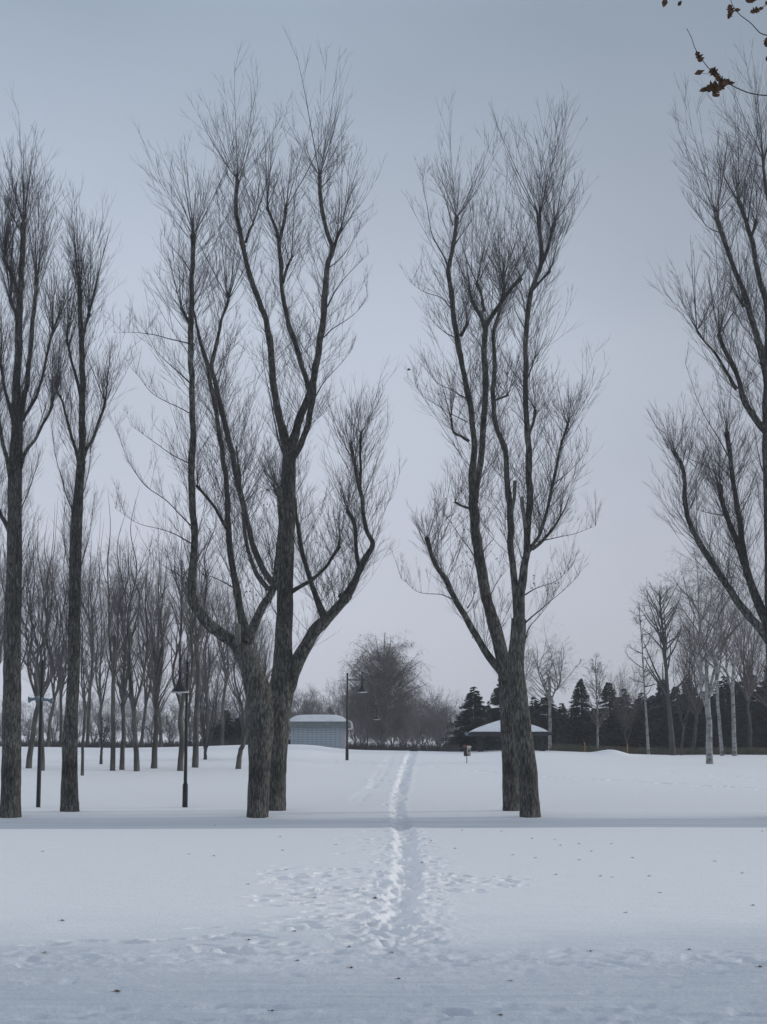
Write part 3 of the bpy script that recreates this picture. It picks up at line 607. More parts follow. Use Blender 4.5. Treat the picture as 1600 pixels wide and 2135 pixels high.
pollard('Poplar cut by the right edge, several grey green limbs spreading left', 47.5,
    [(1644, 1712, 48), (1640, 1600, 46), (1630, 1500, 44), (1620, 1400, 42), (1613, 1310, 36), (1610, 1200, 31), (1608, 1100, 29), (1605, 1000, 27), (1602, 920, 26)],
    [([(1602, 930, 25), (1600, 860, 23), (1600, 780, 19), (1601, 710, 16), (1598, 640, 14), (1578, 558, 12), (1568, 505, 11), (1556, 462, 10), (1541, 420, 10)], .3, 'k'),
     ([(1567, 492, 8), (1573, 478, 7), (1578, 463, 7)], .2, 'dk'),
     ([(1559, 465, 8), (1563, 425, 6), (1570, 387, 5), (1574, 364, 4), (1581, 270, 3)], .5, 'dt'),
     ([(1602, 905, 18), (1590, 893, 16), (1575, 873, 16), (1553, 838, 14), (1541, 795, 12), (1525, 756, 11), (1508, 722, 10), (1499, 698, 9)], -.8, 'k'),
     ([(1536, 812, 9), (1513, 773, 8), (1491, 736, 7), (1470, 712, 5), (1454, 690, 5)], -.9, 'dk'),
     ([(1600, 800, 17), (1592, 755, 16), (1581, 710, 15), (1561, 640, 14), (1544, 592, 12), (1522, 536, 11), (1502, 480, 11), (1492, 445, 9)], -1.2, 'k'),
     ([(1570, 675, 8), (1560, 640, 6), (1550, 640, 6)], -.9, 'dk'),
     ([(1614, 1350, 27), (1585, 1310, 22), (1553, 1276, 19), (1525, 1234, 17), (1502, 1200, 16), (1469, 1147, 14), (1443, 1099, 12), (1430, 1060, 12), (1428, 1009, 10), (1421, 972, 10), (1406, 943, 9)], -1.0, 'k'),
     ([(1612, 1330, 26), (1592, 1282, 24), (1574, 1240, 22), (1561, 1206, 19), (1541, 1140, 16), (1522, 1093, 13), (1508, 1051, 12), (1501, 1011, 11)], 1.0, 'k'),
     ([(1558, 1200, 18), (1550, 1150, 15), (1542, 1079, 13), (1533, 1023, 11), (1525, 967, 11), (1517, 902, 11)], .7, 'dk'),
     ([(1439, 1060, 6), (1450, 1035, 5), (1456, 1000, 3)], -.8, 'dt'), ([(1512, 1075, 6), (1480, 1070, 5), (1445, 1060, 3)], .8, 'dt'),
     ([(1542, 1075, 6), (1560, 1040, 5), (1580, 1005, 3)], .6, 'dt'), ([(1524, 960, 7), (1495, 910, 5), (1460, 850, 4), (1430, 760, 3)], .5, 'dt'),
     ([(1604, 1010, 8), (1585, 960, 6), (1570, 900, 4)], .8, 't'), ([(1606, 1120, 7), (1588, 1070, 5), (1580, 1010, 3)], -.8, 't'),
     ([(1502, 485, 6), (1480, 475, 5), (1445, 440, 3)], -1.1, 'dt'), ([(1505, 1000, 7), (1480, 975, 5), (1440, 960, 4), (1415, 950, 3)], .9, 'dt'),
     ([(1610, 720, 12), (1625, 620, 10), (1618, 520, 9), (1600, 400, 8), (1590, 330, 6)], .8, 'k'), ([(1612, 1290, 20), (1650, 1200, 16), (1670, 1100, 12), (1680, 980, 9)], .8, 'k')], .78, 0.03)

# the row goes on to the right of the picture; its shade lies along the dip
for k, (xo, yo, lb) in enumerate(((20.5, 50.8, 'first beyond the right edge'), (28.0, 47.8, 'second beyond the right edge'), (29.5, 51.2, 'third beyond the right edge'), (40.0, 49.0, 'fourth beyond the right edge'))):
    copy_tree(POP[(2, 5, 3, 4)[k]], (xo, yo, hz(xo, yo)), 'Poplar continuing the row outside the picture, ' + lb, (1.0, 2.6, 4.0, 5.2)[k])
# ------------------------------------------------------------------ other bare trees
def bare_tree(name, label, px, py, top, Y=None, tw=13, spread=50, leaders=3, fork=.3, n1=16, n2=10, n3=6, tilt=(.30, .7), up=.09, droop=0.0,
              mt='grove', mtw='grovetwig', group=None, lean=0.0, h1=.25, leaf=0.0, wide=.35, cat='tree', trad=None, prof=None, fat=1.0, n4=0, lvar=(.6, 1.15), rk=.035):
    if Y is None: b = ground(px, py); Y = b[1]
    else:
        xx = (px - 800) / F * Y / CT; b = np.array([xx, Y, hz(xx, Y)])
    H = (P(px, top, Y)[2] - b[2]) * (1.17 if mt == 'grove' else 1.06 if mt == 'birch' and tw != 9 else 1.0); mpp = Y / F; r0 = tw * mpp / 2 * .85; W = spread * mpp
    root = empty(name, tuple(b), label, cat, group)
    if mt == 'grove': h1 = .17; fork *= rng.uniform(.55, 1.25)
    k = 9; t = np.linspace(0, 1, k)
    main = np.zeros((k, 4)); main[:, 2] = t * H * ((.86 if tw == 9 else .93) if leaders < 2 else fork + .06) - .25 * (t == 0)
    wx, wy = rng.normal(0, .012 * H, (2, k)).cumsum(1) * .5
    main[:, 0] = wx * t + lean * mpp * t; main[:, 1] = wy * t; main[:, 3] = r0 * (1 - t * (.78 if leaders < 2 else .3)); main[:, 3] *= 1 + .15 * np.exp(-t * 14)
    sp = spline(main, max(.15, H / 40)); m = MB(); m.tube(sp[:, :3], sp[:, 3], 10, .06, seed=px % 11)
    S, D, Ln, R0 = [], [], [], []
    stems = []
    if leaders < 2: stems.append(sp)
    else:
        for i in range(leaders):
            az = i * 2 * math.pi / leaders + rng.uniform(-.5, .5); q = sp[int(len(sp) * rng.uniform(.65, 1) - 1)]
            e = np.array([math.cos(az), math.sin(az) * .8]) * W * rng.uniform(.25, .6); hh = H * rng.uniform(.78, 1.0)
            c = np.zeros((6, 4)); tt = np.linspace(0, 1, 6)
            c[:, 0] = q[0] + e[0] * tt**.7 + rng.normal(0, .012 * H, 6) * (tt > 0); c[:, 1] = q[1] + e[1] * tt**.7 + rng.normal(0, .012 * H, 6) * (tt > 0)
            c[:, 2] = q[2] + (hh - q[2]) * tt; c[:, 3] = q[3] * .66 * (1 - tt * .93)
            s2 = spline(c, max(.15, H / 40)); m.tube(s2[:, :3], s2[:, 3], 7, .05, seed=i); stems.append(s2)
    m.build('trunk', M[mt], root)
    for s in stems:
        n = n1 * (3 if leaders < 2 else 1)
        i = np.sort(rng.integers(0, len(s) - 1, n * 3)); i = i[s[i, 2] > h1 * H][:n * 2]; rng.shuffle(i); i = i[:n]
        if len(i) == 0: continue
        n = len(i); c = s[i]; hr = c[:, 2] / H; az = rng.uniform(0, 2 * math.pi, n); ti = rng.uniform(*tilt, n)
        D.append(np.stack([np.cos(az) * np.sin(ti), np.sin(az) * np.sin(ti), np.cos(ti)], -1)); S.append(c[:, :3])
        pf = np.interp(hr, *(prof or ([0, .3, .55, .8, 1], [.7, 1, .95, .6, .15])))
        Ln.append(W * pf * rng.uniform(*lvar, n) / np.sin(np.clip(ti, .5, 1.3)) * .8); R0.append(np.minimum(c[:, 3] * .6, rk * Ln[-1] + .012))
    S = np.vstack(S); D = np.vstack(D); Ln = np.concatenate(Ln); R0 = np.concatenate(R0)
    tm = MB(); th = mpp * .145 * fat * (.78 if mt == 'grove' else .85 if mt == 'birch' else 1)
    p1, r1 = march(S, D, Ln, R0, 7, up, .09, .25); tm.twigs(p1, np.maximum(r1, th), 4)
    s2, d2, l2 = children(p1, Ln, n2, .15, .98, (.35, .9), (.3, .6), .05 - droop * .3)
    p2, r2 = march(s2, d2, l2, np.full(len(s2), th * 1.3), 5, up * .7 - droop * .15, .10, .5); tm.twigs(p2, r2)
    s3, d3, l3 = children(p2, l2, n3, .15, 1, (.4, 1.0), (.35, .8), -droop * .5)
    p3, r3 = march(s3, d3, l3, np.full(len(s3), th * .85), 4, up * .6 - droop * .42, .10, .6); tm.twigs(p3, r3)
    if n4:
        s4, d4, l4 = children(p3, l3, n4, .2, 1, (.4, 1.0), (.5, .9), -droop * .5)
        p4, r4 = march(s4, d4, l4, np.full(len(s4), th * .75), 3, -droop * .35, .10, .7); tm.twigs(p4, r4)
    tm.build('crown', M[mtw], root)
    if leaf:
        a = np.vstack([p3[:, 1:].reshape(-1, 3), p2[:, 2:].reshape(-1, 3)])
        kx = vnoise(a[:, 0] * .9 + px, a[:, 2] * .9) + .5 * vnoise(a[:, 0] * 2.2, a[:, 2] * 2.2)
        a = a[(kx > .04) & (rng.random(len(a)) < leaf)]
        a = a + rng.normal(0, .05, a.shape)
        if len(a): leaves_mb(a, mpp * 1.25).build('seed_clusters', M['catkin'], root)['kind'] = 'stuff'
    return root

GG = 'grove of slim bare trees on the left slope'
bare_tree('bare_tree', 'Grove tree with pale straight trunk just left of the horn speaker pole', 60, 1602, 1090, tw=14, spread=75, leaders=4, group=GG)
bare_tree('bare_tree', 'Grove tree with reddish grey trunk just right of the horn speaker pole', 88, 1607, 1120, tw=12, spread=70, leaders=3, group=GG)
bare_tree('bare_tree', 'Thin grove tree directly right of the slim second poplar', 172, 1617, 1120, tw=8, spread=60, leaders=3, group=GG)
bare_tree('bare_tree', 'Small dark fruit tree with crooked low crown, set back between grove trunks', 211, 1593, 1470, tw=8, spread=36, leaders=3, fork=.3, tilt=(.7, 1.3), up=.03, mt='darkbark', mtw='darkbark', n1=7, group=GG)
bare_tree('bare_tree', 'Grove tree left of a close pair, rising straight without a low fork', 235, 1607, 1100, tw=12, spread=55, leaders=2, fork=.35, group=GG)
bare_tree('bare_tree', 'Grove tree right of the close pair, splitting into three steep stems', 254, 1605, 1130, tw=12, spread=55, leaders=3, fork=.3, group=GG)
bare_tree('bare_tree', 'Sturdy grove tree with V fork low on its trunk, fourth left of the near lamp', 286, 1608, 1085, tw=14, spread=60, leaders=3, fork=.22, group=GG)
bare_tree('bare_tree', 'Grove tree with twin fused trunks and left leaning stem', 321, 1602, 1150, tw=16, spread=65, leaders=3, fork=.2, lean=6, group=GG)
bare_tree('bare_tree', 'Pale grove tree flared at its foot immediately left of the near street lamp', 376, 1607, 1105, tw=15, spread=60, leaders=3, fork=.3, group=GG)
bare_tree('bare_tree', 'Pale grove tree immediately right of the near street lamp', 407, 1600, 1080, tw=15, spread=62, leaders=3, fork=.35, group=GG)
bare_tree('bare_tree', 'Grey leaning grove tree just left of the centre left poplar trunks', 496, 1603, 1230, tw=14, spread=60, leaders=2, fork=.15, lean=10, group=GG)
bare_tree('shrub', 'Wide many stemmed bare shrub beside the near street lamp, stems fanning right', 428, 1584, 1330, tw=9, spread=75, leaders=8, fork=.04, n1=8, n2=6, tilt=(.3, .8), h1=.08, mt='darkbark', mtw='grovetwig', cat='shrub')
brow = ((5, 1110), (40, 1130), (115, 1100), (140, 1170), (195, 1150), (222, 1180), (270, 1150), (305, 1130), (345, 1160), (392, 1170), (440, 1140), (470, 1190), (520, 1270), (545, 1300), (-30, 1150))
bl = ordlabels([a for a, _ in brow], lambda i: '', 'Grey bare tree in the back row of the left grove')
for i, (px, top) in enumerate(brow):
    bare_tree('bare_tree', bl[i].replace(' ,', ','), px, 1560, top, Y=108 + (i * 7) % 11, tw=9, spread=58, leaders=4, fork=.3, n1=13, n2=9, n3=5, group='back row of the left grove', fat=.9)

# far birch and thicket
bare_tree('birch_tree', 'Broad weeping birch with brown seed clumps, alone at the centre of the skyline', 800, 1560, 1278, Y=150, tw=9, spread=122, leaders=1, n1=75, n2=12, n3=6, n4=2, tilt=(.75, 1.2), up=.035, droop=.7, rk=.013, h1=.07, mt='birch', mtw='birchtwig', leaf=.09,
          prof=([0, .1, .25, .45, .65, .85, 1], [.75, .95, 1.0, .86, .62, .42, .22]), fat=.85, lvar=(.5, 1.0))
bare_tree('birch_tree', 'Pale weeping birch right of the shelter, half behind the right centre poplar', 1140, 1563, 1292, Y=112, tw=9, spread=78, leaders=2, fork=.5, n1=15, n2=9, n3=6, n4=1, tilt=(.5, 1.2), up=.05, droop=.45, h1=.3, mt='birch', mtw='birchtwig', leaf=.05, fat=1.0)
bare_tree('birch_tree', 'Thin small birch in front of the two pointed spruces right of the shelter', 1238, 1562, 1370, Y=110, tw=6, spread=40, leaders=1, n1=16, n2=8, n3=6, tilt=(.5, 1.2), up=.10, droop=.2, h1=.2, mt='birch', mtw='birchtwig')
bare_tree('birch_tree', 'Slender birch with straight white stem and sparse side branches', 1341, 1572, 1250, Y=106, tw=7, spread=60, leaders=1, lean=-14, n1=12, n2=8, n3=5, tilt=(.9, 1.5), up=.07, droop=0, h1=.25, mt='birch', mtw='darkbark')
bare_tree('bare_tree', 'Tall dark leafless tree with pointed top behind the slender white stemmed birch', 1392, 1574, 1205, Y=104.5, tw=14, spread=95, leaders=1, lean=-22, n1=15, n2=8, n3=6, tilt=(.5, .95), up=.07, h1=.3, mt='darkbark', mtw='darkbark', fat=1.1)
bare_tree('bare_tree', 'Young dark tree beside the tall pointed bare tree, twin thin stems', 1408, 1574, 1330, Y=105, tw=6, spread=45, leaders=2, fork=.2, n1=8, mt='darkbark', mtw='darkbark')
bare_tree('birch_tree', 'Big grey forked birch on the right slope, nearest of the birches', 1480, 1593, 1165, tw=17, spread=105, leaders=5, fork=.32, n1=12, n2=9, n3=6, n4=1, tilt=(.4, 1.1), up=.06, droop=.3, h1=.42, mt='birch', mtw='birchtwig', leaf=.05, lean=-5, fat=1.15)
bare_tree('birch_tree', 'Birch with smooth white trunk right of the big grey forked birch', 1517, 1573, 1225, Y=103, tw=11, spread=85, leaders=2, fork=.5, n1=14, n2=8, n3=6, tilt=(.5, 1.2), up=.05, droop=.3, h1=.4, mt='birch', mtw='birchtwig', leaf=.04, fat=1.1)
bare_tree('birch_tree', 'Leaning birch partly hidden by the big grey forked birch', 1492, 1573, 1190, Y=103, tw=9, spread=80, leaders=2, fork=.5, lean=-10, n1=12, n2=8, n3=6, tilt=(.4, 1.1), up=.06, droop=.3, h1=.45, mt='birch', mtw='birchtwig', leaf=.05)
bare_tree('birch_tree', 'Birch with slanting pale stem at the right edge before dark spruces', 1600, 1573, 1290, Y=106, tw=7, spread=70, leaders=1, lean=-14, n1=11, n2=8, n3=6, tilt=(.5, 1.2), up=.06, droop=.2, h1=.3, mt='birch', mtw='birchtwig')
bare_tree('bare_tree', 'Grey leafless tree filling the gap between pointed bare tree and big forked birch', 1432, 1574, 1250, Y=114, tw=9, spread=70, leaders=4, fork=.25, n1=14, mt='darkbark', mtw='birchtwig', fat=.8)
bare_tree('bare_tree', 'Wide leafless tree behind the white trunked birch at right', 1550, 1574, 1215, Y=113, tw=10, spread=85, leaders=4, fork=.3, n1=14, mt='darkbark', mtw='birchtwig', fat=.8)
bare_tree('bare_tree', 'Short leafless tree between the thin small birch and the slender birch', 1300, 1570, 1400, Y=115, tw=6, spread=50, leaders=3, fork=.15, n1=12, mt='darkbark', mtw='birchtwig', fat=.8)
TG = 'far thicket behind the crest'
protos = []
tpos = [640, 740, 880, 910, 615, 665, 690, 715, 765, 790, 820, 845, 865, 895, 930, 950, 755, 835, 915, 655, 590, 560, 530, 500, 470, 440, 400, 360, 320, 280, 240, 200, 160, 120, 70, 20]
tl = ordlabels(tpos, lambda i: 'behind the left grove' if tpos[i] < 600 else 'above the tiled building' if tpos[i] < 735 else 'around the weeping birch foot' if tpos[i] < 860 else 'between birch and shelter spruces', 'Low grey thicket tree')
for i, (px, top, sprd) in enumerate(((640, 1440, 45), (740, 1440, 50), (880, 1470, 50), (910, 1455, 40))):
    protos.append(bare_tree('thicket_tree', tl[i], px, 1560, top, Y=(165, 170, 160, 175)[i], tw=5, spread=sprd, leaders=4, fork=.1, n1=10, n2=9, n3=6, tilt=(.4, 1.1), up=.08, h1=.08, mt='darkbark', mtw='grovetwig', group=TG, fat=.95, n4=1))
for k, (px, Y, s) in enumerate(((615, 168, 1.0), (665, 172, .85), (690, 166, .8), (715, 176, 1.0), (765, 164, .9), (790, 175, .8), (820, 166, .9), (845, 172, 1.05), (865, 178, 1.0), (895, 168, .9), (930, 170, .95), (950, 176, .8), (755, 182, 1.15), (835, 184, 1.1), (915, 186, 1.15), (655, 184, 1.1),
                 (590, 172, 1.0), (560, 180, 1.1), (530, 172, .9), (500, 178, 1.1), (470, 170, .9), (440, 182, 1.1), (400, 175, .95), (360, 180, 1.0), (320, 170, .9), (280, 182, 1.1), (240, 175, .9), (200, 180, 1.0), (160, 172, .9), (120, 180, 1.1), (70, 175, .9), (20, 180, 1.0))):
    xx = (px - 800) / F * Y; copy_tree(random.choice(protos), (xx, Y, hz(xx, Y)), tl[4 + k], random.uniform(0, 6), (s * random.uniform(.9, 1.15),) * 2 + (s,))

# ------------------------------------------------------------------ spruces
def spruce_proto(seed, loc, label, H, W, group=None):
    rg = np.random.default_rng(seed)
    root = empty('spruce_tree', loc, label, 'spruce', group)
    m = MB(); m.tube([(0, 0, -.3), (0.02, 0, .5), (0, .02, .97)], [.02, .018, .002], 6); m.build('trunk', M['darkbark'], root)
    v = []; t = []; n = 0
    for b in range(430):
        h = 1 - rg.random()**.75 * .97; h = min(h, .985); r = (1 - h)**.92 * .37 * rg.uniform(.6, 1.15) + .012
        az = rg.uniform(0, 2 * math.pi); ca, sa = math.cos(az), math.sin(az)
        ns = int(10 + 30 * r)
        for k in range(ns):
            s = (k + rg.random()) / ns; z = h - r * .45 * s + r * .25 * s * s; x = r * s
            side = rg.choice([-1, 1]); w = (.055 * (1 - s) + .018) * rg.uniform(.6, 1.5) * min(1, .3 + r * 5); ln = w * 1.0
            p = np.array([ca * x, sa * x, z]); u = np.array([ca, sa, -.25]); q = np.array([-sa, ca, 0]) * side
            tip = p + q * w + u * ln * .8 + np.array([0, 0, rg.normal(-.008, .012)])
            a = p + u * .016; c = p - u * .010 + np.array([0, 0, -.008])
            v += [a, tip, c]; t.append((n, n + 1, n + 2)); n += 3
        tip = np.array([ca * (r * 1.1), sa * r * 1.1, h - r * .17]); p = np.array([ca * r * .3, sa * r * .3, h - r * .11])
        v += [p + (0, 0, .01), tip, p - (0, 0, .012)]; t.append((n, n + 1, n + 2)); n += 3
    m = MB(); m.add(np.array(v), None, t); m.build('crown', M['needle'], root, smooth=False)
    root.scale = (W, W, H); return root
SG = 'dark spruces along the skyline'
sp_list = [(985, 1434, 118, 58, 'Pointed dark spruce left of the shelter roof'), (1040, 1418, 124, 50, 'Dark spruce top rising left of the right centre poplar trunks'),
    (1204, 1418, 116, 46, 'Left of two pointed spruces behind the thin small birch'), (1262, 1422, 121, 52, 'Right of two pointed spruces behind the thin small birch'),
    (1372, 1416, 126, 50, 'Dark spruce behind the slender white stemmed birch'), (1550, 1392, 122, 60, 'Large dark spruce behind the right edge birches'),
    (1596, 1375, 124, 62, 'Dark spruce at the right border of the picture')]
mass = [(1012, 1472, 128, 55), (1078, 1448, 122, 50), (1108, 1455, 128, 50), (1135, 1440, 124, 46), (1165, 1468, 127, 45), (1232, 1478, 130, 50), (1292, 1466, 126, 48), (1330, 1474, 123, 48), (1350, 1480, 129, 50), (1400, 1462, 130, 52),
        (1425, 1440, 126, 50), (1462, 1468, 122, 50), (1500, 1440, 127, 52), (1525, 1450, 130, 50), (1628, 1400, 123, 60), (962, 1515, 122, 38), (1185, 1500, 120, 40), (1240, 1500, 119, 44), (1310, 1505, 119, 46), (1385, 1500, 119, 46), (1440, 1505, 119, 50), (1490, 1500, 118, 48), (1575, 1480, 118, 50),
        (990, 1500, 132, 60), (1050, 1480, 134, 60), (1110, 1480, 136, 60), (1160, 1490, 135, 60), (1215, 1478, 134, 60), (1275, 1480, 136, 60), (1325, 1490, 135, 60), (1375, 1478, 137, 60), (1430, 1475, 134, 60), (1480, 1470, 136, 60), (1535, 1465, 134, 60), (1590, 1455, 136, 60), (1645, 1455, 133, 60),
        (478, 1480, 122, 34), (505, 1492, 125, 32), (455, 1500, 127, 30)]
prot = []
ml = ordlabels([a[0] for a in mass], lambda i: ('of the rear row' if mass[i][2] > 131 else 'of the front hedge') if mass[i][1] > 1474 and mass[i][0] > 900 else 'behind the left grove' if mass[i][0] < 900 else 'of the main dark row', 'Dark skyline spruce')
for i, (px, top, Y, hwp, *lab) in enumerate(sp_list + mass):
    if i >= len(sp_list) and px > 1280: top -= 28; hwp *= 1.15
    xx = (px - 800) / F * Y / CT; z = hz(xx, Y); H = (P(px, top, Y)[2] - z) * 1.03; W = hwp * Y / F * 3.7; lb = lab[0] if lab else ml[i - len(sp_list)]
    if i < 4: prot.append(spruce_proto(50 + i, (xx, Y, z), lb, H, W, SG))
    else: copy_tree(random.choice(prot), (xx, Y, z), lb, random.uniform(0, 6), (W, W, H))

# ------------------------------------------------------------------ reeds and hedge along the crest
def blades(n, x0, x1, y0, y1, h, m, w=.03, sg=.18):
    xs = rng.uniform(x0, x1, n); yv = rng.uniform(y0, y1, n); zz = h0(xs, yv) - .05; hh = h * rng.uniform(.5, 1.2, n)
    S = np.stack([xs, yv, zz], -1); p, r = march(S, np.stack([rng.normal(0, sg, n), rng.normal(0, sg, n), np.ones(n)], -1), hh, np.full(n, w), 3, 0, .12, .3); m.twigs(p, r)
mb = MB(); blades(7000, 11, 30, 109, 114, .55, mb); o = mb.build('reeds', M['reed']); tag(o, 'Band of dry olive reeds along the snow crest below the spruces', 'reeds'); o['kind'] = 'stuff'
mb = MB(); blades(17000, -31, 5, 111, 122, .72, mb, .018, .5); o = mb.build('undergrowth', M['darkbark']); tag(o, 'Low dark undergrowth lining the far side of the snow crest', 'undergrowth'); o['kind'] = 'stuff'
for px, lb in ((1215, 'Short orange marker stake below the pointed spruces'), (1303, 'Short orange marker stake right of the small snow mound')):
    xx = (px - 800) / F * 107; z = hz(xx, 107); m = MB(); m.tube([(xx, 107, z - .2), (xx + .02, 107, z + .35), (xx, 107, z + .58)], [.035, .032, .03], 8)
    m.tube([(xx, 107, z + .58), (xx, 107, z + .62)], [.045, .03], 8); tag(m.build('marker_stake', M['stake']), lb, 'stake', 'orange marker stakes')

# ------------------------------------------------------------------ street lamps
def lamp(label, px, py, arm_az, Y=None, Hh=4.5):
    if Y is None: b = ground(px, py)
    else:
        xx = (px - 800) / F * Y / CT; b = np.array([xx, Y, hz(xx, Y)])
    root = empty('street_lamp', tuple(b), label, 'street lamp', 'pendant street lamps in the park')
    root.rotation_euler = (0, 0, arm_az)
    m = MB(); m.tube([(0, 0, -.3), (0, 0, 1), (0, 0, 2.5), (0, 0, Hh - .04)], [.058, .055, .048, .043], 14); m.tube([(0, 0, Hh - .05), (0, 0, Hh - .02), (0, 0, Hh + .04)], [.055, .06, .03], 12)
    m.build('pole', M['iron'], root)
    m = MB(); m.tube([(0, 0, -.3), (0, 0, .66), (0, 0, .70), (0, 0, .74)], [.086, .082, .08, .06], 14); m.build('sleeve', M['iron'], root)
    m = MB(); m.tube([(0.03, 0, Hh - .33), (.5, 0, Hh - .33), (.95, 0, Hh - .33)], [.032, .032, .03], 10); m.build('arm', M['iron'], root)
    m = MB(); m.tube([(.78, 0, Hh - .56), (.78, 0, Hh - .2), (.78, 0, Hh + .04)], [.04, .038, .034], 10); m.tube([(.78, 0, Hh + .035), (.78, 0, Hh + .09)], [.05, .03], 10)
    m.build('hanger', M['iron'], root)
    zs = [Hh - .54, Hh - .6, Hh - .66, Hh - .74, Hh - .84, Hh - .93, Hh - .96]; rs = [.04, .075, .085, .125, .19, .255, .262]
    m = MB(); m.tube([(.78, 0, z) for z in zs], rs, 24, cap=False); sh = m.build('lamp_shade', M['iron'], root)
    m = MB(); m.tube([(.78, 0, Hh - .955), (.78, 0, Hh - .985)], [.262, .268], 24, cap=False); m.build('rim', M['rim'], sh)
    m = MB(); m.tube([(.78, 0, Hh - .93), (.78, 0, Hh - .965)], [.235, .20], 20); m.build('lens', M['lens'], sh)
    return root
lamp('Nearest street lamp, left of centre, bell shade hanging on an arm towards the viewer', 386, 1683, R(-100))
lamp('Street lamp on the slope beside the white tiled building, arm reaching right', 724, 1585, R(0))
lamp('Distant small street lamp before the weeping birch, foot hidden by the crest', 767, 1562, R(-15), Y=140, Hh=3.75)

# dark pole with two horn speakers
b = ground(80, 1683); root = empty('speaker_pole', tuple(b), 'Dark steel pole at left with two pale blue horn speakers', 'pole')
m = MB(); m.tube([(0, 0, -.3), (0, 0, .3), (0.0, 0, 2.5), (0, 0, 4.5)], [.070, .068, .060, .050], 14); m.tube([(0, 0, 4.5), (0, 0, 4.56)], [.058, .03], 12); m.build('pole', M['iron'], root)
for s in (-1, 1):
    m = MB(); zz = 3.36 if s < 0 else 3.33
    m.tube([(s * .03, -.10, zz), (s * .12, -.11, zz), (s * .22, -.115, zz - .02), (s * .30, -.12, zz - .035), (s * .37, -.12, zz - .045)], [.085, .075, .045, .06, .11] if s < 0 else [.07, .05, .045, .06, .10], 18)
    m.build('horn_speaker', M['horn'], root)
m = MB(); m.box(-.09, .09, -.09, -.05, 3.27, 3.41); m.build('bracket', M['iron'], root)

# ------------------------------------------------------------------ tiled building
def tile_mat():
    m = bpy.data.materials.new('blue_grey_tiles'); m.use_nodes = True; t = m.node_tree; n = t.nodes; l = t.links; b = n['Principled BSDF']; b.inputs['Roughness'].default_value = .45
    tc = n.new('ShaderNodeTexCoord'); sp = n.new('ShaderNodeSeparateXYZ'); l.new(tc.outputs['Object'], sp.inputs[0])
    ad = n.new('ShaderNodeMath'); ad.operation = 'ADD'; l.new(sp.outputs[0], ad.inputs[0]); l.new(sp.outputs[1], ad.inputs[1])
    cb = n.new('ShaderNodeCombineXYZ'); l.new(ad.outputs[0], cb.inputs[0]); l.new(sp.outputs[2], cb.inputs[1])
    br = n.new('ShaderNodeTexBrick'); br.offset = 0; br.inputs['Scale'].default_value = 1; br.inputs['Brick Width'].default_value = .30; br.inputs['Row Height'].default_value = .15; br.inputs['Mortar Size'].default_value = .014
    br.inputs['Color1'].default_value = (.37, .42, .47, 1); br.inputs['Color2'].default_value = (.42, .465, .51, 1); br.inputs['Mortar'].default_value = (.17, .22, .25, 1)
    l.new(cb.outputs[0], br.inputs['Vector']); l.new(br.outputs[0], b.inputs['Base Color'])
    bp = n.new('ShaderNodeBump'); bp.inputs['Strength'].default_value = .5; bp.inputs['Distance'].default_value = .01; bp.invert = True; l.new(br.outputs[1], bp.inputs['Height']); l.new(bp.outputs[0], b.inputs['Normal'])
    return m
M['tile'] = tile_mat()
YB = 110.0; q = YB / F
def bx(px): return (px - 800) * q
def bz(py): return EYE + (1580 - py) * q
b = np.array([bx(662), YB, hz(bx(662), YB)]); root = empty('park_building', tuple(b), 'Small blue grey tiled park building under a thick rounded snow cap', 'building')
def lx(px): return bx(px) - b[0]
def lz(py): return bz(py) - b[2]
m = MB(); m.box(lx(608), lx(716), 0, 4.2, -1.5, lz(1519)); m.build('wall', M['tile'], root, smooth=False)
m = MB(); m.box(lx(716), lx(722), -.04, 4.2, -1.5, lz(1519)); m.build('corner_pillar', M['pink'], root, smooth=False)
m = MB(); m.box(lx(601), lx(722), -.35, 4.5, lz(1519), lz(1506)); m.build('fascia', M['fascia'], root, smooth=False)
# canopy end with rounded white trim
m = MB(); prof_ = [(lx(722), lz(1522)), (lx(735), lz(1522)), (lx(735.5), lz(1515)), (lx(734), lz(1508.5)), (lx(731), lz(1505)), (lx(727), lz(1503.5)), (lx(722), lz(1503.5))]
n = len(prof_); v = [(x, -.30, z) for x, z in prof_] + [(x, 4.0, z) for x, z in prof_]
m.add(v, [(i, (i + 1) % n, (i + 1) % n + n, i + n) for i in range(n)], [(0, i + 1, i) for i in range(1, n - 1)] + [(n, n + i, n + i + 1) for i in range(1, n - 1)]); m.build('canopy', M['fascia'], root, smooth=False)
inn = [(lx(724), lz(1521.6)), (lx(733), lz(1521.4)), (lx(735), lz(1519.5)), (lx(735), lz(1514)), (lx(733.5), lz(1508.5)), (lx(730.5), lz(1505.5)), (lx(726), lz(1504.3))]
m = MB(); m.tube([(x, -.33, z) for x, z in inn], [.055, .06, .075, .08, .075, .06, .045], 10); m.build('white_trim', M['white'], root)
# snow cap
nx, ny = 40, 14; gx = np.linspace(-1, 1, nx); gy = np.linspace(-1, 1, ny); A, B = np.meshgrid(gx, gy, indexing='ij')
hgt = (1 - np.abs(A)**4.5)**.55 * (1 - np.abs(B)**4)**.5 * (lz(1489.5) - lz(1505)); hgt = hgt * (1 + .05 * vnoise(A * 3, B * 2))
xx = (lx(603) + lx(723)) / 2 + A * (lx(723) - lx(603)) / 2; yy = 2.05 + B * 2.45
v = np.stack([xx, yy, lz(1506) + .003 + hgt], -1).reshape(-1, 3); qd = [(i * ny + j, (i + 1) * ny + j, (i + 1) * ny + j + 1, i * ny + j + 1) for i in range(nx - 1) for j in range(ny - 1)]
m = MB(); m.add(v, qd); m.build('roof_snow', M['roofsnow'], root)

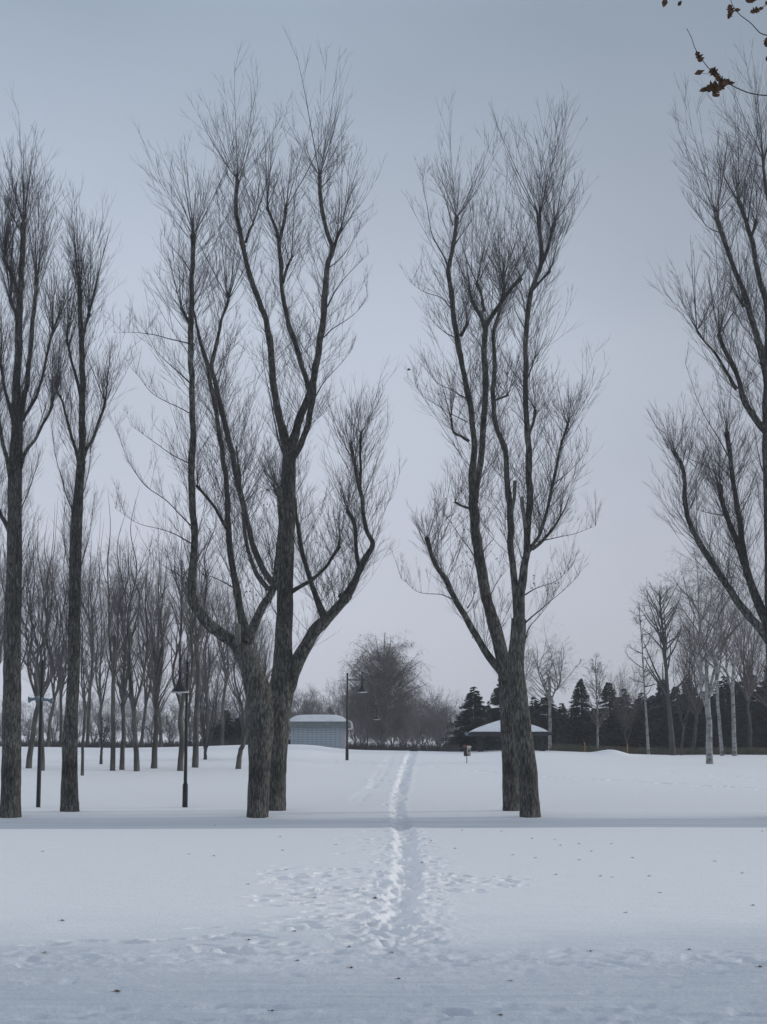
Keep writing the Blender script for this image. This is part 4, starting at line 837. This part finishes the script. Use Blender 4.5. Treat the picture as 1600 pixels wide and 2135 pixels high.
# ------------------------------------------------------------------ open shelter
YS = 103.0; q = YS / F; cxs = bx(1063) if False else (1062 - 800) * q; b = np.array([cxs, YS + 2.3, hz(cxs, YS + 2.3)]); root = empty('shelter', tuple(b), 'Open timber picnic shelter with snow covered hipped roof behind the right centre poplars', 'shelter')
def sz(py): return EYE + (1580 - py) * q - b[2]
hwx = 2.33; ze = sz(1527)
nx = 33; gx = np.linspace(-1, 1, nx); A, B = np.meshgrid(gx, gx, indexing='ij'); rr_ = np.maximum(np.abs(A), np.abs(B))
hh_ = (1 - rr_**1.25) * (sz(1502) - ze) + .10 * (1 - rr_**10)
v = np.stack([A * hwx, B * hwx, ze + .02 + hh_], -1).reshape(-1, 3); m = MB(); m.add(v, [(i * nx + j, (i + 1) * nx + j, (i + 1) * nx + j + 1, i * nx + j + 1) for i in range(nx - 1) for j in range(nx - 1)]); m.build('roof_snow', M['roofsnow'], root)
m = MB(); m.box(-hwx - .04, hwx + .04, -hwx - .04, hwx + .04, sz(1534), ze + .01); m.box(-hwx - .3, hwx + .35, -1.62, -1.48, sz(1533), sz(1529)); m.box(-hwx - .3, hwx + .35, 1.4, 1.54, sz(1533), sz(1529)); m.build('roof_frame', M['wood'], root, smooth=False)
m = MB(); m.box(-hwx - .42, -hwx - .22, -hwx - .12, -hwx + .1, sz(1534), sz(1528)); m.build('beam_cap', M['horn'], root, smooth=False)
for sx, sy in ((-1.78, -1.7), (1.98, -1.7), (1.62, -.6), (-1.78, 1.7), (1.98, 1.7)):
    m = MB(); m.box(sx - .09, sx + .09, sy - .09, sy + .09, -.4, sz(1533)); m.box(sx - .17, sx + .17, sy - .17, sy + .17, -.5, .22); m.build('post', M['wood'], root, smooth=False)

# ------------------------------------------------------------------ small box on a post
b = ground(973, 1591); q = b[1] / F; root = empty('notice_box', tuple(b), 'Small rusty box with pale face on a thin post in the snow near the path', 'box')
m = MB(); m.tube([(0, 0, -.3), (.03, 0, .45)], [.02, .02], 8); m.build('post', M['iron'], root)
z0, z1 = 14 * q, 37 * q
m = MB(); m.box(-.13, .02, -.1, .14, z0, z1 - .13); m.build('box_side', M['boxside'], root, smooth=False)
m = MB(); m.box(.021, .21, -.13, .14, z0 + .01, z1 - .16); m.build('front_panel', M['boxface'], root, smooth=False)
m = MB(); m.box(.085, .17, -.140, -.1305, z0 + .22, z0 + .32); m.box(-.06, .10, -.140, -.1305, z0 + .03, z0 + .12); m.build('panel_mark', M['boxside'], root, smooth=False)
m = MB(); m.box(-.15, .16, -.16, .16, z1 - .12, z1 - .01); m.build('lid', M['boxtop'], root, smooth=False)
m = MB(); m.box(.03, .235, -.18, .16, z1 - .155, z1 - .05); m.build('white_cap', M['white'], root, smooth=False)

# ------------------------------------------------------------------ leaves
def leaf_mesh(mb, c, ax, nrm, s, lobes=True, curl=.3):
    ax = unit(np.array(ax, float)); nrm = unit(np.cross(np.cross(ax, nrm), ax)); sd = np.cross(nrm, ax)
    out_ = [(-.5, 0), (-.42, .18), (-.25, .42), (-.12, .24), (.05, .5), (.12, .22), (.3, .26), (.55, .0), (.3, -.24), (.12, -.2), (.05, -.46), (-.12, -.24), (-.25, -.40), (-.42, -.16)]
    if not lobes: out_ = [(-.5, 0), (-.3, .2), (0, .3), (.3, .2), (.6, .02), (.3, -.18), (0, -.28), (-.3, -.2)]
    f = lambda a, bb: c + ax * a * s + sd * bb * s + nrm * s * (curl * (bb * bb * 1.6 + .4 * a * a) + .07 * math.sin(9 * a + 7 * bb))
    ctr = [f(a * .15, 0) for a in (0,)]
    v = [f(0, 0)] + [f(a, bb) for a, bb in out_]; n = len(out_)
    v2 = [x + nrm * s * .012 for x in v]
    mb.add(v + v2, None, [(0, 1 + i, 1 + (i + 1) % n) for i in range(n)] + [(n + 1, n + 2 + (i + 1) % n, n + 2 + i) for i in range(n)])
    mb.add(v[1:] + v2[1:], [(i, (i + 1) % n, (i + 1) % n + n, i + n) for i in range(n)])
big = [(246, 2070, .085, 'Curled brown leaf with a stalk, lying alone at lower left'), (733, 2019, .07, 'Flat orange brown leaf on the packed snow below the path'), (621, 2006, .05, 'Dark folded leaf on packed snow left of the orange brown leaf'),
       (519, 1961, .07, 'Blackish flat leaf left of the trodden footprints'), (783, 1871, .075, 'Dark leaf resting on the trodden path itself'), (94, 1986, .06, 'Reddish leaf at the left on the edge of the packed track'), (131, 1920, .07, 'Single dark leaf on smooth snow at left, above the reddish leaf'),
       (1232, 1986, .06, 'Round blackish leaf at lower right, left of two on the track'), (1438, 1982, .055, 'Round blackish leaf at lower right, right of two on the track'), (1585, 2017, .07, 'Thin dark leaf at the right edge of the packed snow')]
small = [(447, 1786), (585, 1745), (590, 1773), (701, 1761), (900, 1754), (964, 1732), (950, 1769), (1047, 1734), (1110, 1749), (1158, 1750), (1170, 1763), (1070, 1783), (1234, 1776), (1276, 1760), (1320, 1790), (1492, 1797), (1253, 1830), (1278, 1832), (1355, 1830), (1377, 1863), (1571, 1891), (597, 1816), (650, 1865), (657, 1873), (615, 1942), (450, 1722), (90, 1776), (518, 1845),
         (1118, 1790), (1209, 1794), (1590, 1734), (1306, 1905), (832, 2043), (1066, 2045), (1045, 2121), (568, 2106), (729, 1974), (818, 1987), (881, 1799), (898, 1757), (1208, 1760), (395, 1782), (1549, 1822), (1160, 1826)]
def lreg(i):
    a, c = small[i]
    if c > 1940: return 'on the packed track in front'
    if a < 700: return 'on the snow left of the trodden path'
    if a < 960: return 'close beside the trodden path'
    return 'on the upper right snow' if c < 1772 else 'on the middle right snow'
ll = ordlabels([a for a, c in small], lreg, 'Tiny dark leaf scrap')
for i, (px, py, s, lb) in enumerate(big + [(a, c, .055, ll[k]) for k, (a, c) in enumerate(small)]):
    gpt = ground(px, py); jx = np.argmin(np.abs(us - gpt[0] / np.interp(gpt[1], ys, hw))); iy = np.argmin(np.abs(ys - gpt[1]))
    c = np.array([gpt[0], gpt[1], Z[iy, jx] + .008]); s = s * .62 * (1 + (gpt[1] - 12) * .016)
    m = MB(); az = random.uniform(-.7, .7); leaf_mesh(m, np.zeros(3), (math.cos(az), math.sin(az), .15), (0, -.3, 1), s, i % 2 == 0, random.uniform(.3, .7))
    m.tube([(-.4 * s, 0, .0), (-.7 * s, .05 * s, .03 * s), (-.9 * s, 0, .08 * s)], [.0018] * 3, 5)
    o = m.build('fallen_leaf', M['leafbrown'] if i in (0, 1, 5) else M['leafdry'], smooth=False); o.location = c
    tag(o, lb, 'leaf', 'fallen leaves on the snow' if i >= len(big) else 'larger fallen leaves')

# ------------------------------------------------------------------ overhanging tree whose twig tips enter at the top right
YT = 6.5; bt = np.array([2.75, 7.6, hz(2.75, 7.6)])
root = empty('overhanging_tree', tuple(bt), 'Twigs with withered brown leaves hanging into the top right corner, from a tree outside', 'tree')
m = MB(); m.tube([bt + (0, 0, -.4), bt + (0, 0, .8), bt + (.05, 0, 2.2), bt + (.02, -.1, 3.6), bt + (.1, -.1, 5.2), bt + (.1, 0, 7.5)], [.17, .14, .125, .11, .08, .02], 14, .06); m.build('trunk', M['bark'], root, origin=bt)
J = P(1760, 30, YT)
m = MB(); sp = spline(np.array([[*(bt + (.05, -.05, 3.3)), .05], [2.5, 7.2, 4.35, .035], [*J, .015]]), .08); m.tube(sp[:, :3], sp[:, 3], 9, .05); m.build('limb', M['limb'], root, origin=bt)
def twig(pts, r0, r1):
    c = np.array([[*P(a, bb, YT + dd), 0] for a, bb, dd in pts]); c[:, 3] = np.linspace(r0 * .65, r1 * .65, len(c)); s = spline(c, .02)
    s[:, :3] += np.stack([vnoise(np.arange(len(s)) * .5 + k * 9, np.full(len(s), pts[0][1])) for k in range(3)], -1) * .006
    m = MB(); m.tube(s[:, :3], s[:, 3], 6); m.build('twig', M['twig'], root, origin=bt)
twig([(1760, 30, 0), (1700, 170, 0), (1650, 200, 0), (1600, 199, 0), (1565, 194, 0), (1535, 181, 0), (1510, 168, 0), (1485, 148, 0), (1462, 120, 0), (1450, 100, 0), (1441, 78, 0), (1433, 60, 0)], .0050, .0020)
twig([(1760, 30, 0), (1690, 100, 0), (1640, 90, 0), (1600, 74, 0), (1585, 67, 0), (1562, 45, 0), (1545, 32, 0), (1532, 16, 0), (1525, 0, 0), (1518, -25, 0)], .0048, .0018)
twig([(1760, 30, .1), (1690, -40, .1), (1640, 0, .1), (1605, 8, .1), (1590, 14, .1), (1565, 24, .1)], .004, .0012)
twig([(1690, -40, .1), (1560, -70, .05), (1460, -50, 0), (1400, -30, 0), (1388, -10, 0), (1386, 4, 0)], .0035, .0012)
twig([(1460, -50, 0), (1430, -25, 0), (1420, 0, 0)], .002, .0012)
twig([(1483, 155, 0), (1474, 154, 0), (1463, 152, 0)], .0014, .001)
for px, py, s, az, lob in ((1456, 119, 22, 115, 1), (1490, 152, 22, -60, 1), (1502, 168, 20, 150, 1), (1484, 183, 30, 200, 1), (1470, 187, 20, 195, 0), (1505, 180, 24, 30, 1), (1515, 172, 18, 60, 1), (1524, 174, 14, 10, 0), (1492, 190, 20, 230, 1), (1497, 162, 16, 300, 1), (1494, 199, 14, 180, 0), (1458, 152, 20, 20, 0),
                           (1523, 20, 20, 100, 1), (1521, 32, 14, 250, 1), (1537, 21, 13, 10, 0), (1574, 24, 20, 200, 1), (1586, 18, 12, 20, 0), (1568, 1, 24, 5, 1), (1386, 6, 20, 250, 0), (1417, 8, 13, 60, 0), (1598, 87, 16, 80, 1), (1600, 96, 12, 200, 1), (1600, 124, 12, 280, 0), (1600, 8, 14, 30, 1)):
    c = P(px, py, YT - .01 + random.uniform(-.02, .02)); s = s * YT / F * 1.15; m = MB(); a = R(az)
    leaf_mesh(m, c, (math.cos(a), random.uniform(-.4, .4), math.sin(a)), (random.uniform(-.4, .4), -1, random.uniform(-.5, .5)), s, bool(lob), random.uniform(.4, 1.0)); m.build('leaf', M['leafbrown'], root, smooth=False, origin=bt)

# small bird high between the poplar crowns
c = P(853, 771, 70); m = MB(); m.tube([c + (-.09, 0, -.01), c + (-.05, 0, 0), c + (0, 0, 0), (c + (.05, 0, .01)), c + (.08, 0, .015)], [.006, .028, .034, .022, .008], 10)
for s in (-1, 1): m.add([c + (.03, s * .02, .01), c + (-.03, s * .02, .01), c + (-.05, s * .13, .035), c + (.01, s * .10, .045)], [(0, 1, 2, 3)])
o = m.build('bird', M['bird'], origin=c); tag(o, 'Tiny dark bird in the sky between the two poplar pairs', 'bird')
print('verts', sum(len(o.data.vertices) for o in bpy.data.objects if o.type == 'MESH'))

# ------------------------------------------------------------------ thin winter haze
hm = bpy.data.materials.new('haze'); hm.use_nodes = True
for n_ in list(hm.node_tree.nodes):
    if n_.type != 'OUTPUT_MATERIAL': hm.node_tree.nodes.remove(n_)
pv = hm.node_tree.nodes.new('ShaderNodeVolumePrincipled'); pv.inputs['Color'].default_value = (.86, .90, .97, 1); pv.inputs['Density'].default_value = 0.0008; pv.inputs['Anisotropy'].default_value = 0.2
hm.node_tree.links.new(pv.outputs[0], [n_ for n_ in hm.node_tree.nodes if n_.type == 'OUTPUT_MATERIAL'][0].inputs['Volume'])
m = MB(); m.box(-380, 380, -140, 450, -4, 23); o = m.build('haze', hm, smooth=False); o['kind'] = 'stuff'; tag(o, 'Thin pale winter haze over the whole park', 'haze')
